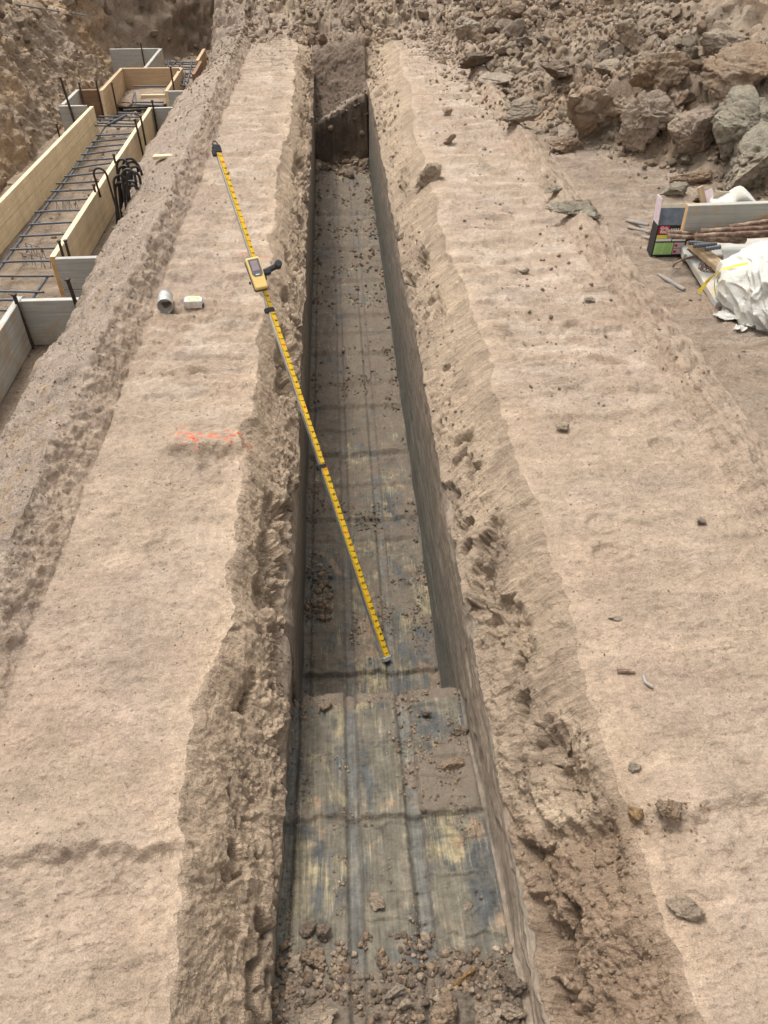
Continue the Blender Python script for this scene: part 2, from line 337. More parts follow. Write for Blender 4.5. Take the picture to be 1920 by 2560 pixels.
# fade trench into ground beyond the end
inn = (U > 8) & (U < 13)
flatz = np.zeros_like(Gz)
e = EX[:, None]; Gz[:, inn] = Gz[:, inn]*e
# end wall slant: ledge runs diagonally, rises to the right
fl = (U >= 10) & (U <= 11)
xx = Gx
# step lip of the near floor is ragged
# spoil heap on the right, mound beyond the trench, far cut bank
bxr = np.interp(Yr, [-2, 4.2, 5.0, 5.5, 6.5, 7.5, 9, 12, 17], [4.2, 3.2, 2.75, 2.5, 1.78, 1.62, 1.42, 1.1, 1.0]).astype(np.float32)[:, None]
dd = np.maximum(0, Gx-bxr+.12*vn(Gx*1.5, GY*1.5, 0*GY, 61))
heap = np.where(U[None, :] > 13, .06*ss(dd, 0, .3)+.30*dd-.01*dd*dd, 0)
heap = np.clip(heap, 0, 2.0)
Gz += heap
Gz += np.where(U[None, :] > 5.0, .42*np.maximum(0, GY-11.0-.25*vn(Gx, GY*.3, 0*GY, 62))*np.where(Gx < 1.4, 1, .6), 0)*np.clip(1.2-.0*GY, 0, 1)
fb = np.maximum(0, GY-12.9-.3*vn(Gx*1.1, 0*GY, 0*GY, 63)-.5*np.clip(Gx+2.2, -1, 1))
lw = 1-ss(U, 4.2, 5.3)[None, :]; Gz += lw*np.where(U[None, :] > 2.2, np.minimum(1.5*fb, 1.3+.35*fb), np.minimum(.8*fb, .5))
# round the shoulders slightly
for _ in range(22):
    sel = (np.abs(U-8) < .28) | (np.abs(U-13) < .30) | (np.abs(U-5) < .3) | (np.abs(U-2) < .2) | (np.abs(U-1) < .2)
    sm = Gz.copy(); sm[:, 2:-2] = (Gz[:, :-4]+Gz[:, 1:-3]+Gz[:, 2:-2]+Gz[:, 3:-1]+Gz[:, 4:])/5; Gz[:, sel] = sm[:, sel]
P = np.stack([Gx, GY, Gz], 2)
tu = np.gradient(P, axis=1); tv = np.gradient(P, axis=0)
N = np.cross(tu, tv); N /= np.linalg.norm(N, axis=2, keepdims=True)+1e-9
N[N[:, :, 2] < -.2] *= -1
D = np.zeros((R, C), np.float32)
def cols(m): return np.nonzero(m > .001)[0]
def add(m, fn):
    c = cols(m); x, y, z = P[:, c, 0], P[:, c, 1], P[:, c, 2]; D[:, c] += fn(x, y, z)*m[c][None, :]
# --- tracked ground
mflat = um(7, 8, .1)+um(13, 14, .1)+um(16, 17, .3)*.9
def track(x, y, z):
    far = ss(y, 2.2, 3.2)
    d = .007*fbm(x*9, y*9, z, 4, 71)+.0045*fbm(x*38, y*50, z, 4, 72, .75)+.004*ss(fbm(x*12, y*17, 0*x, 4, 272, .65), .18, .3)-.006*ss(rid(x*3, y*4, 0*x, 3, 273), .78, .88)*ss(vn(x*3, y*3, 0*x, 274), .1, .4)+.009*fbm(x*16, y*34, z, 4, 172, .7)*far+.004*fbm(x*22, y*55, z, 3, 173, .7)+.006*ss(fbm(x*12, y*30, 0*x, 3, 174), .1, .3)*far
    ph = y/.155+.55*vn(x*2.2, y*1.2, 0*x, 73)+.35*np.floor(x/.21)*.37
    s_ = np.abs(np.sin(math.pi*ph)); bite = ss(vn(x*3.3, y*2.6, 0*x, 74), -.45, .3)
    d += far*bite*(.028*(s_**.4-.7))
    pad = ss(vn(x*7, y*16, 0*x, 75), .1, .25); d += .010*pad*ss(y, 2.4, 3)
    for Ys, x0, x1, a, L in ((.87, -1.3, -.3, .026, .10), (.9, .6, 1.6, .022, .10), (2.46, -.75, -.3, .036, .08), (2.58, .75, 2.2, .018, .06), (3.55, -1, -.3, .02, .05), (4.0, -1, -.3, .018, .06), (4.85, -1, -.3, .02, .08), (5.7, -1, -.25, .02, .08), (3.3, .6, 1.4, .016, .06), (4.4, .7, 1.4, .016, .06), (.62, -.62, -.48, .012, .03)):
        yw = Ys+.035*vn(x*4, 0*x+Ys, 0*x, 76)+.015*vn(x*14, 0*x+Ys, 0*x, 77)+.008*vn(x*50, y*50, 0*x, 78); t = yw-y
        d -= a*(1+.9*fbm(x*26, y*30, 0*x, 4, 175, .7))*ss(t, -.004, .03)*np.exp(-np.clip(t, 0, 9)/(L*2.4))*ss(x, x0, x0+.12)*(1-ss(x, x1-.1, x1))
        d += a*.35*np.exp(-((t+L*.4)/(L*.5))**2)*ss(x, x0, x0+.12)*(1-ss(x, x1-.1, x1))
    for px_, py_, ra, rb_, dp in ((.845, 1.78, .055, .04, .010), (.85, 1.92, .05, .045, .009), (1.22, 2.35, .06, .05, .01), (-.62, 1.9, .06, .04, .006), (.98, 2.75, .06, .045, .01), (1.1, 3.3, .07, .05, .012), (.9, 3.6, .06, .05, .01), (-.7, 3.0, .07, .05, .012), (-.6, 3.3, .06, .04, .012), (-.78, 2.8, .06, .04, .01)):
        q = np.sqrt(((x-px_)/ra)**2+((y-py_)/rb_)**2)+.2*fbm(x*20, y*20, 0*x, 2, 275); d -= dp*(1-ss(q, .75, 1.0)); d += dp*.5*np.exp(-((q-1.15)/.15)**2)
    d += .012*fbm(x*3.2, y*2.6, 0*x, 3, 276)+.004*(1-far)*fbm(x*10, y*26, 0*x, 4, 277, .65)
    return d
add(np.clip(mflat, 0, 1), track)
# --- ridges at the edge of the tracks: scalloped by the track pads
def ridge(x, y, z):
    ph = y/.13+1.6*vn(y*2, x*3, 0*x, 78)
    return .011*(np.abs(np.sin(math.pi*ph))-.5)+.02*fbm(x*10, y*7, z, 4, 79)+.018*fbm(x*24, y*24, z*24, 4, 80, .72)
add(um(6, 7, .3)+um(14, 16, .4)*.9, ridge)
# --- gravelly outer berm
def gravel(x, y, z):
    f1, f2, i = cell(x*28, y*28, 5); g1, g2, j = cell(x*60, y*60, 6)
    return .03*fbm(x*5, y*5, z*5, 4, 81)+.012*(.6-f1)*(i > .45)+.006*(.6-g1)+.012*rid(x*13, y*13, z*13, 3, 82)
add(um(4.8, 6, .35), gravel)
# --- crumbling shoulders of the trench
def lip(x, y, z, L=True):
    yy_ = y+.25*z+.07*fbm(x*7, y*6, z*7, 3, 82); low = ss(-z, .07, .2)
    d = .0065*fbm(yy_*30, z*6, x*4, 4, 83, .6)+.014*fbm(x*5, y*5, z*5, 3, 84)+.0035*fbm(x*50, y*60, z*40, 4, 85, .7)
    pm_ = ss(fbm(x*3, y*3.2, z*5, 3, 289)+.9*(-z-.2), -.05, .3); d += low*(.12+.8*pm_)*(.022*fbm(x*14, y*16, z*14, 4, 183, .7)+.012*fbm(x*45, y*45, z*45, 3, 184, .75))*(1.25 if L else .8)
    d += .007*fbm(x*11, y*10, z*11, 4, 290, .6)+.004*fbm(x*50, yy_*60, z*30, 3, 291, .7)+.007*ss(fbm(x*16, y*18, z*16, 3, 292), .15, .3)*(.4+.6*low)
    h0_ = fbm(x*4, y*4.5, z*8, 3, 86, .55)+.25*vn(x*18, y*18, z*18, 186)+(.0 if L else -.12)
    h0_ = h0_+.16*fbm(x*26, y*26, z*26, 3, 286, .7); hole = ss(h0_, .18, .24)*ss(-z, .08, .15)
    d -= hole*(.036+.04*rid(x*24, y*24, z*24, 3, 87))
    d -= low*.014*ss(rid(x*9+.5*vn(x*20, y*20, z*20, 288), y*9, z*9, 2, 287), .72, .9)
    sh = fbm(x*7, y*7, z*16+.5, 3, 88); d += low*.012*np.floor(sh*2.5)/2.5*(1 if L else .5)
    return d
add(um(8, 9, .1)*.95, lip)
def lipR(x, y, z):
    d = lip(x, y, z, False); fresh = (1-ss(y, 1.05, 1.35))*ss(-z, .02, .07)
    return d+fresh*(.03*fbm(x*9, y*9, z*9, 4, 89, .65)+.016*fbm(x*30, y*30, z*30, 4, 189, .72)-.03*ss(fbm(x*7, y*7, z*9, 3, 190), .15, .35)-.012)
add(um(12, 13, .1), lipR)
# --- walls
def wall(x, y, z):
    d = .004*fbm(y*1.6, z*60, x, 4, 90)+.003*fbm(y*9, z*30, x, 3, 91)
    top = ss(z, -.5, -.3)
    d += top*.010*fbm(y*12, z*16, x, 4, 92)-.006*ss(fbm(y*3, z*9, x, 3, 192), .3, .42)
    line = -.36-.0*y+.06*vn(y*1.3, 0*y, 0*y, 93)
    d -= .012*ss(z, -.62, -.6)*0
    return d
add(um(9, 10, .05)+um(11, 12, .05), wall)
# smear ledge low on the right wall beside the near floor
cR = np.nonzero((U > 11) & (U < 12))[0]; yy = GY[:, cR]; zz_ = P[:, cR, 2]; fz = FZ[:, None]
lz = fz+.085+.02*vn(yy*6, 0*yy, 0*yy, 94)+.012*vn(yy*30, 0*yy, 0*yy, 95)
nearm = 1-ss(yy, 1.62, 1.72); P[:, cR, 0] += nearm*.009*(1-ss(zz_, lz-.006, lz))*1.0
# --- floor
def floor(x, y, z):
    fr = (x+.237)/.611; nr = 1-ss(y, 1.68, 1.72)
    d = .005*fbm(x*6, y*6, 0*x, 3, 96)+.0015*fbm(x*70, y*8, 0*x, 3, 97)+.0022*fbm(x*55, y*55, 0*x, 3, 98)*(.5+.5*(1-nr))
    for a, b in ((-.05, .06), (.315, .38), (.615, .69)):
        k = ss(fr, a-.006, a+.006)*(1-ss(fr, b-.006, b+.006)); d -= .016*k*(.6+.4*nr)*(1-ss(y, 5, 7))
    for Yl, a in ((2.15, .014), (2.38, .006), (3.02, .006), (3.2, .012), (3.8, .014), (4.32, .012), (4.61, .01), (5.03, .012), (5.65, .012), (6.3, .012), (7.0, .01), (7.9, .012), (1.18, .012), (.93, .006), (1.45, .005), (2.75, .006), (3.5, .006), (4.05, .006), (5.35, .008), (6.0, .008)):
        yw = Yl+.008*vn(x*9, 0*x+Yl, 0*x, 99)+.004*vn(x*40, 0*x, 0*x+Yl, 199); t = yw-y; mk_ = 1 if a > .0075 else ss(vn(x*4+Yl*7, 0*x, 0*x, 243), -.2, .3); d -= a*1.7*mk_*ss(t, -.002, .004)*np.exp(-np.clip(t, 0, 9)/.10)
    for q in range(22):                                    # torn transverse scabs in the near clay
        Yq = .55+q*.052+.03*math.sin(q*5.1); xq = [.1, -.1, .25, 0, .3, -.15][q % 6]; t = Yq+.012*vn(x*22, 0*x+q, 0*x, 100)-y
        d += nr*.011*ss(-t, -.0015, .0015)*np.exp(-np.clip(-t, 0, 9)/.03)*np.exp(-((x-xq)/.09)**2)*(1-2*(q % 2)*.5)
    rub = ss(fbm(x*3, y*5, 0*x, 3, 101), .0, .35)*ss(y, 1.75, 1.9); d += rub*(.016*fbm(x*26, y*26, 0*x, 4, 201, .7)+.006)
    d += (.35+.65*nr)*ss(fbm(x*6+4, y*7, 0*x, 3, 202), -.05, .3)*.012*fbm(x*30, y*38, 0*x, 4, 203, .75)
    d += ss(x, .14, .2)*ss(y, 1.16, 1.2)*(1-ss(y, 1.42, 1.5))*.006
    k = (1-ss(y, .58, .74)); h1, h2, j = cell(x*24, y*24, 13); d += k*(.01*(.6-h1)*(j > .6)+.02*fbm(x*22, y*22, 0*x, 4, 204, .7)+.03*fbm(x*9, y*9, 0*x, 4, 102)+.01*fbm(x*40, y*40, 0*x, 3, 103))
    k2 = ss(y, 1.60, 1.69)*nr; d += k2*(.014+.014*fbm(x*20, y*20, 0*x, 4, 104))
    k3 = ss(y, 8.6, 9.3); d += k3*(.06*fbm(x*9, y*9, z*9, 5, 105, .62)+.05*ss(x, -.1, .35))
    return d
add(um(10, 11, .02), floor)
# --- spoil heap
def heapf(x, y, z):
    m = ss(x-np.interp(y[:, 0], Yr, bxr[:, 0])[:, None], -.15, .35)
    f1, f2, i = cell(x*4.2+.4*vn(x*3, y*3, z, 1), y*4.2+.4*vn(x*3, y*3, z, 2), 15); g1, g2, j = cell(x*11, y*11, 16); h1, h2, k = cell(x*27, y*27, 17)
    d = .16*(i-.35)*ss(f2-f1, 0, .18)+.05*(j-.4)*ss(g2-g1, 0, .2)+.02*(k-.3)*ss(h2-h1, 0, .25)+.05*fbm(x*5, y*5, z*5, 5, 106, .6)
    return d*m
hm = ss(U, 16, 16.3); add(hm, heapf)
def rough0(x, y, z): return .02*fbm(x*3, y*3, z*3, 4, 107)+.006*fbm(x*30, y*30, z*30, 3, 108)
add(hm, rough0)
def scatterlumps(x, y, z):
    f1, f2, i = cell(x*9, y*9, 20); return .02*ss(i, .8, .95)*(1-ss(f1, .1, .45))+.02*ss(vn(x*4, y*4, 0*x, 24), .1, .5)*fbm(x*14, y*14, z*9, 4, 21)
add(um(13.3, 17, .2), lambda x, y, z: scatterlumps(x, y, z)*ss(y+.8*x, 4, 6.5)*.8)
# --- mound beyond the trench end, far end of the berm
def mound(x, y, z):
    m = ss(y, 10.0, 11.2); f1, f2, i = cell(x*6, y*5, 25); g1, g2, j = cell(x*15, y*13, 26)
    return m*(.11*(i-.4)*ss(f2-f1, 0, .2)+.04*(j-.4)*ss(g2-g1, 0, .25)+.05*fbm(x*5, y*5, z*5, 5, 109, .6))
add(um(5, 16.5, .2), mound)
# --- cut bank on the left and the far bank
def bank(x, y, z):
    low = 1-ss(z, -.1, .55)
    d = .10*fbm(x*1.8, y*1.8, z*1.8, 4, 110)+.05*fbm(x*5, y*5, z*4, 4, 111, .65)+.05*fbm(x*14, y*14, z*11, 4, 112, .7)
    d += low*.030*fbm(y*20, z*1.6, x*3, 3, 113)+(1-low)*.03*fbm(y*9+z*3, z*2, x*2, 3, 213)+.035*ss(vn(x*6, y*6, z*6, 114), .15, .4)-.05*ss(fbm(x*3.4, y*3.4, z*5, 3, 115), .2, .45)
    f1, f2, i = cell(y*6, z*7+x*3, 27); d += (1-low)*.03*(i-.5)*ss(f2-f1, 0, .2)
    return d
add(um(0, 3, .12), bank)
add(um(3, 4.4, .2), lambda x, y, z: bank(x, y, z)*ss(y, 12.3, 13.2)+.012*fbm(x*9, y*9, z, 4, 116)+.006*fbm(x*40, y*40, z, 3, 117))
add(um(4, 5, .15), lambda x, y, z: .03*fbm(x*9, y*9, z*9, 4, 118)+.012*fbm(x*40, y*40, z*40, 3, 119))
P = P+N*D[:, :, None]
# ------------------------------------------------------------------ soil kinds -> base colour; some light and shade is painted in at the trench
def mixc(c, k, t): k = k[..., None]; return c*(1-k)+np.array(t, np.float32)*k
X_, Y_, Z_ = P[..., 0], P[..., 1], P[..., 2]
nA = fbm(X_*1.3, Y_*1.3, Z_*2, 3, 130); nB = fbm(X_*6, Y_*6, Z_*6, 3, 131); nC = fbm(X_*2.4+9, Y_*2.4, Z_*2, 3, 132)
Cc = np.ones((R, C, 3), np.float32)*np.array((.345, .262, .19), np.float32)
Ub = np.broadcast_to(U[None, :], (R, C))
def W(m): return np.broadcast_to(m[None, :], (R, C))
Cc = mixc(Cc, ss(nA+.4*nB, -.05, .45)*.55, (.385, .296, .225))
Cc = mixc(Cc, ss(nC, .05, .4)*.5, (.335, .24, .175))
pale = ss(vn(X_*6, Y_*15, 0*X_, 75), .0, .35)*ss(Y_, 2.2, 3.2)*W(np.clip(mflat, 0, 1)); Cc = mixc(Cc, pale*.6, (.45, .365, .29))
Cc = mixc(Cc, W(um(4.7, 6.4, .4))*(.75+.25*nB), (.41, .325, .258))
Cc = mixc(Cc, W(um(4.7, 6.2, .4))*ss(fbm(X_*18, Y_*15, Z_*15, 4, 231)+.25*nC, .28, .42)*.4, (.37, .25, .135))
Cc = mixc(Cc, W(um(6.2, 7.2, .3))*.5, (.38, .288, .215))
lipL = W(um(8, 9, .3)); Cc = mixc(Cc, lipL*.85, (.53, .395, .275)); Cc = mixc(Cc, lipL*ss(nB+.5*vn(X_*4, Y_*9+Z_*8, Z_*3, 133), .15, .5)*ss(-Z_, .1, .25)*.45, (.37, .262, .18))  # left shoulder: same soil as the flats, lightened in colour to offset its shade
lipRm = W(um(12, 13, .35)); Cc = mixc(Cc, lipRm*.8*(.7+.3*ss(nA, -.3, .3)), (.52, .395, .275))  # right shoulder: painted brighter for the light it catches
edge = ss(Y_+.35*vn(Y_*3, X_*4, Z_*5, 134)+.5*(X_-.5), 1.0, 1.12)
Cc = mixc(Cc, lipRm*(1-edge)*.9, (.34, .235, .158)); Cc = mixc(Cc, lipRm*edge*ss(nB, .12, .4)*.6, (.29, .215, .155))
hmm = W(ss(U, 13.8, 16.5))*ss(X_-bxr, -.3, .3)
hc = np.ones((R, C, 3), np.float32)*np.array((.41, .31, .225), np.float32)
hc = mixc(hc, ss(fbm(X_*1.1+4, Y_*1.1, Z_, 3, 135), .05, .35)*.7, (.33, .23, .15)); hc = mixc(hc, ss(fbm(X_*1.4, Y_*1.4+7, Z_, 3, 136), .15, .4)*.5, (.33, .28, .215)); hc = mixc(hc, ss(nA, .05, .4)*.5, (.38, .31, .24))
Cc = Cc*(1-hmm[..., None])+hc*hmm[..., None]
bk = W(1-ss(U, 2.9, 3.3)); bc = np.ones((R, C, 3), np.float32)*np.array((.45, .335, .235), np.float32)
bc = mixc(bc, ss(fbm(X_*1.5, Y_*1.5, Z_*2.5+3, 3, 137), -.05, .25)*.8, (.50, .345, .21)); bc = mixc(bc, ss(fbm(X_*1.2+5, Y_*1.2, Z_*1.2, 3, 138), .05, .3)*.5, (.41, .335, .265)); bc = mixc(bc, ss(nB, .2, .5)*.4, (.235, .165, .12))
Cc = Cc*(1-bk[..., None])+bc*bk[..., None]
Cc = mixc(Cc, W(um(3, 5, .1))*.8, (.27, .205, .15)); Cc = mixc(Cc, W(um(3, 4, .2))*ss(nB, 0, .4)*.6, (.40, .31, .215)); Cc = mixc(Cc, W(um(3, 4.3, .2))*ss(Y_, 12.2, 13)*.6, (.25, .185, .135))
Cc = mixc(Cc, ss(Y_, 10.3, 11.4)*W(ss(U, 5, 6)-ss(U, 14, 16))*.5, (.33, .255, .19))
Cc = mixc(Cc, W(um(5, 9, .3))*ss(Y_, 11.3, 12.2)*ss(nC, -.2, .3)*.8, (.42, .30, .17))
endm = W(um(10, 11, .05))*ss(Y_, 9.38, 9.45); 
Cc = mixc(Cc, endm*(1-ss(Y_, 10.2, 10.8)), (.165, .12, .088)); Cc = mixc(Cc, endm*(1-ss(Y_, 9.47, 9.49)), (.15, .113, .086)); Cc = mixc(Cc, endm*(1-ss(Y_, 10.2, 10.5))*ss(nB, 0, .4)*.4, (.2, .148, .108)); Cc = mixc(Cc, endm*ss(Y_, 9.475, 9.49)*(1-ss(Y_, 9.54, 9.58))*.8, (.42, .34, .26))  # end wall's shade is put into its soil colour; pale stripe along the ledge
scf = ss(fbm(X_*5, Y_*9, 0*X_, 4, 244, .6), .12, .4)*W(um(6.5, 16.5, .3)); Cc = mixc(Cc, scf*.4*(1-W(um(8, 13, .1))), (.30, .222, .16))
scp = ss(fbm(X_*2.2+3, Y_*2.5, 0*X_, 4, 245, .6), .08, .4)*W(um(6.5, 16.5, .3)); Cc = mixc(Cc, scp*.45*(1-W(um(8, 13, .1))), (.325, .25, .195))
# orange marking paint on the left shoulder
pn = fbm(X_*38, Y_*60, 0*X_, 3, 250, .7); yl = 2.53-.30*(X_+.62)+.03*vn(X_*9, 0*X_, 0*X_, 251)
pm = np.exp(-((Y_-yl)/.045)**2)*ss(X_, -.70, -.64)*(1-ss(X_, -.42, -.36))+.7*np.exp(-((Y_-2.41)/.02)**2)*np.exp(-((X_+.43)/.03)**2)
Cc = mixc(Cc, np.clip(ss(.26*pm+1.5*pn, .36, .75)*ss(pm, .03, .3), 0, 1)*.8, (.66, .12, .06))
pm2 = np.exp(-((Y_-4.27)/.02)**2)*ss(X_, -.62, -.58)*(1-ss(X_, -.42, -.38)); Cc = mixc(Cc, ss(pm2+.5*pn, .6, .9)*.4, (.65, .18, .1))
# floor masks packed as colour (dust, tooth strip, painted edge shade)
fr = (X_+.237)/.611; flm = (U >= 10) & (U <= 11)
dustm = .34+.30*ss(Y_, 2.4, 4.0)+.15*fbm(X_*14, Y_*20, 0*X_, 4, 341, .7)+.35*np.clip(fbm(X_*5, Y_*5, 0*X_, 3, 140), -1, 1)+.9*(1-ss(Y_, .58, .76))+.7*ss(Y_, 1.62, 1.68)*(1-ss(Y_, 1.7, 1.72))
dustm += .75*ss(X_+.06*fbm(X_*12, Y_*9, 0*X_, 3, 241), .12, .2)*ss(Y_, 1.17, 1.2)*(1-ss(Y_+.12*fbm(X_*9, Y_*9, 0*X_, 3, 242), 1.38, 1.5))+.3*np.exp(-((Y_-1.17)/.02)**2)-.35*(1-ss(Y_, 1.62, 1.68))*ss(Y_, .7, .8)
strip = np.zeros_like(X_)
for a, b in ((-.05, .06), (.315, .38), (.615, .69)): strip += ss(fr, a-.01, a+.01)*(1-ss(fr, b-.01, b+.01))
edge_shade = np.zeros_like(X_)  # dark lines painted at strip edges, wall feet and cross-steps to strengthen weak shading
for a in (.06, .315, .38, .615, .69, .0, 1.0): edge_shade += np.exp(-((fr-a)/.011)**2)
for Yl in (2.15, 2.38, 2.75, 3.02, 3.2, 3.5, 3.8, 4.05, 4.32, 4.61, 5.03, 5.35, 5.65, 6.3, 7.0, 7.9, 1.18): edge_shade += .7*np.exp(-((Y_-(Yl+.008*vn(X_*9, 0*X_+Yl, 0*X_, 99)+.004*vn(X_*40, 0*X_, 0*X_+Yl, 199)))/(.005+.0035*Yl))**2)*(.4+.6*ss(vn(X_*5+Yl*3, 0*X_, 0*X_, 342), -.4, .3))
FC = np.stack([np.clip(dustm, 0, 1), np.clip(strip, 0, 1), np.clip(edge_shade, 0, 1)], 2)

def patch(name, u0, u1, mat, rows=None, src=None, outer=False, extra=None):
    c = np.nonzero((U >= u0-1e-6) & (U <= u1+1e-6))[0]; r = np.arange(R)
    if rows is not None: r = r[(Yr >= rows[0]) & (Yr <= rows[1])]
    if outer is not False: r = np.concatenate([r[Yr[r] < outer][::8], r[Yr[r] >= outer]])
    V = P[np.ix_(r, c)].reshape(-1, 3); q = (src if src is not None else Cc)[np.ix_(r, c)].reshape(-1, 3)
    n, m = len(r), len(c); i = (np.arange(n-1)[:, None]*m+np.arange(m-1)[None, :]).ravel()
    F = np.stack([i, i+1, i+m+1, i+m], 1)
    o = mk(name, V, F, mat, None, True, q); return o
def setting(o, label=None): o['kind'] = 'structure'; return o
ye = Yr[np.searchsorted(Yr, 9.40)]
setting(patch('excavated_bank', 0, 3, M['bank'], outer=3.0))
setting(patch('ditch_floor', 3, 4, M['lip'], outer=3.0))
setting(patch('berm_side', 4, 5, M['lip'], outer=2.4))
setting(patch('gravel_slope', 5, 6, M['gravel']))
gl = setting(patch('ground', 6, 8, M['dust']))
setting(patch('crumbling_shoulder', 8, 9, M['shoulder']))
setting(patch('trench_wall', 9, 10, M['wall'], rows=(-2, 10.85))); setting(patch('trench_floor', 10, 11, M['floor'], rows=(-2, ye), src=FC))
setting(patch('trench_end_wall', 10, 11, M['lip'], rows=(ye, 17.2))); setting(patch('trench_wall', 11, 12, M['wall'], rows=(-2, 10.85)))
setting(patch('mound', 9, 10, M['bank'], rows=(10.83, 17.2))); setting(patch('mound', 11, 12, M['bank'], rows=(10.83, 17.2)))
setting(patch('crumbling_shoulder', 12, 13, M['shoulder'])); setting(patch('ground', 13, 16, M['dust']))
setting(patch('spoil_heap', 16, 18, M['heap'], outer=1.6))

# ------------------------------------------------------------------ where a line of sight of the photograph meets the ground
PV = P.reshape(-1, 3); q_ = PV-np.array([0, 0, EYE], np.float32); dz_ = q_@FW.astype(np.float32)
sx_ = (960+FPX*(q_@RT.astype(np.float32))/np.maximum(dz_, .05))/S; sy_ = (1280-FPX*(q_@UP.astype(np.float32))/np.maximum(dz_, .05))/S
vis = (dz_ > .3) & (sx_ > -60) & (sx_ < 1720) & (sy_ > -60) & (sy_ < 2270); vi = np.nonzero(vis)[0]
Uv = np.broadcast_to(U[None, :], (R, C)).ravel()[vi]; PVv = PV[vi]; sxv = sx_[vi]; syv = sy_[vi]; dv = dz_[vi]; Nv = N.reshape(-1, 3)[vi]; CvV = Cc.reshape(-1, 3)[vi]
def hit(x, y, umin=0, umax=18):
    d2 = (sxv-x)**2+(syv-y)**2; d2 = np.where((Uv >= umin) & (Uv <= umax), d2, 1e9)
    m = d2 < max(d2.min()*1.5, 60); i = np.nonzero(m)[0]; k = i[np.argmin(dv[i])]; return PVv[k].astype(float), float(dv[k])
def px2m(px, d): return px*d*S/FPX

# ------------------------------------------------------------------ clods
def ico(n):
    t = (1+5**.5)/2; V = [(-1, t, 0), (1, t, 0), (-1, -t, 0), (1, -t, 0), (0, -1, t), (0, 1, t), (0, -1, -t), (0, 1, -t), (t, 0, -1), (t, 0, 1), (-t, 0, -1), (-t, 0, 1)]
    F = [(0, 11, 5), (0, 5, 1), (0, 1, 7), (0, 7, 10), (0, 10, 11), (1, 5, 9), (5, 11, 4), (11, 10, 2), (10, 7, 6), (7, 1, 8), (3, 9, 4), (3, 4, 2), (3, 2, 6), (3, 6, 8), (3, 8, 9), (4, 9, 5), (2, 4, 11), (6, 2, 10), (8, 6, 7), (9, 8, 1)]
    V = [np.array(v)/np.linalg.norm(v) for v in V]
    for _ in range(n):
        mid = {}; G = []
        def m(a, b):
            k = (min(a, b), max(a, b))
            if k not in mid: v = V[a]+V[b]; V.append(v/np.linalg.norm(v)); mid[k] = len(V)-1
            return mid[k]
        for a, b, c in F: ab, bc, ca = m(a, b), m(b, c), m(c, a); G += [(a, ab, ca), (b, bc, ab), (c, ca, bc), (ab, bc, ca)]
        F = G
    return np.array(V, np.float32), np.array(F, np.int32)
ICO = {k: ico(k) for k in (1, 2, 3, 4, 5)}
def clod_verts(n, seed, cut=.5, noise=1.0, squash=(1, 1, 1)):
    r = np.random.default_rng(seed); V, F = ICO[n]; V = V.copy()
    for _ in range(r.integers(9, 15)):
        d = r.normal(size=3); d /= np.linalg.norm(d); h = 1-cut*r.uniform(.5, 1.5); k = V@d; over = np.maximum(0, k-h); V = V-over[:, None]*d*.93
    nn_ = V/np.linalg.norm(V, axis=1, keepdims=True); x, y, z = (V*1.6+seed*7.13).T
    dd_ = noise*(.16*fbm(x*1.1, y*1.1, z*1.1, 3, seed)+(.13*fbm(x*3.4, y*3.4, z*3.4, 4 if n > 3 else 3, seed+1, .68) if n > 2 else 0)+(.07*np.abs(fbm(x*2.2, y*2.2, z*2.2, 2, seed+2)) if n > 1 else 0))
    if n > 3: dd_ = dd_-noise*.10*ss(rid(x*1.5, y*1.5, z*1.5, 2, seed+3), .6, .85)+noise*.018*np.floor(fbm(x*1.2, y*1.2, z*3, 2, seed+5)*5)/5
    if n > 3: dd_ = dd_+noise*.045*fbm(x*11, y*11, z*11, 3, seed+8, .7)
    V = V+nn_*dd_[:, None]
    return (V*np.array(squash, np.float32)).astype(np.float32), F
COLS = {'tan': (.47, .36, .26), 'brown': (.39, .275, .185), 'dark': (.23, .172, .125), 'grey': (.385, .31, .23), 'pale': (.45, .365, .28), 'green': (.35, .305, .23), 'orange': (.40, .25, .12), 'pink': (.42, .325, .25)}
def ccol(V, c, seed):
    c = np.array(c, np.float32); x, y, z = (V*2+seed*3.3).T; k = ss(fbm(x, y, z, 3, seed+9), .0, .35)[:, None]
    top = ss(V[:, 2], .1, .8)[:, None]*.0
    return c*(1-k*.5)+np.array((.40, .315, .235), np.float32)*k*.5+top
def rotm(a, b, c): 
    from mathutils import Euler
    return np.array(Euler((a, b, c)).to_matrix())
def clod(p, size, label, colour, name='soil_clod', group=None, n=4, squash=(1, .8, .7), rz=0., seed=1, tilt=.0, sink=.25, cat='clod', cut=.5, noise=.85):
    V, F = clod_verts(n, seed, cut, noise, squash); q = ccol(V, COLS[colour], seed); V = V@rotm(tilt, tilt*.5, rz).T
    V = V*(size/(V[:, 0].max()-V[:, 0].min())); lo = V[:, 2].min(); hi = V[:, 2].max(); V[:, 2] -= lo+sink*(hi-lo)
    o = mk(name, V, F, M['clod'], None, True, q); o.location = p; return tag(o, label, cat, group)
def clod_px(x, y, px, label, colour, umin=0, umax=18, **k):
    p, d = hit(x, y, umin, umax); return clod(p, px2m(px, d), label, colour, **k)
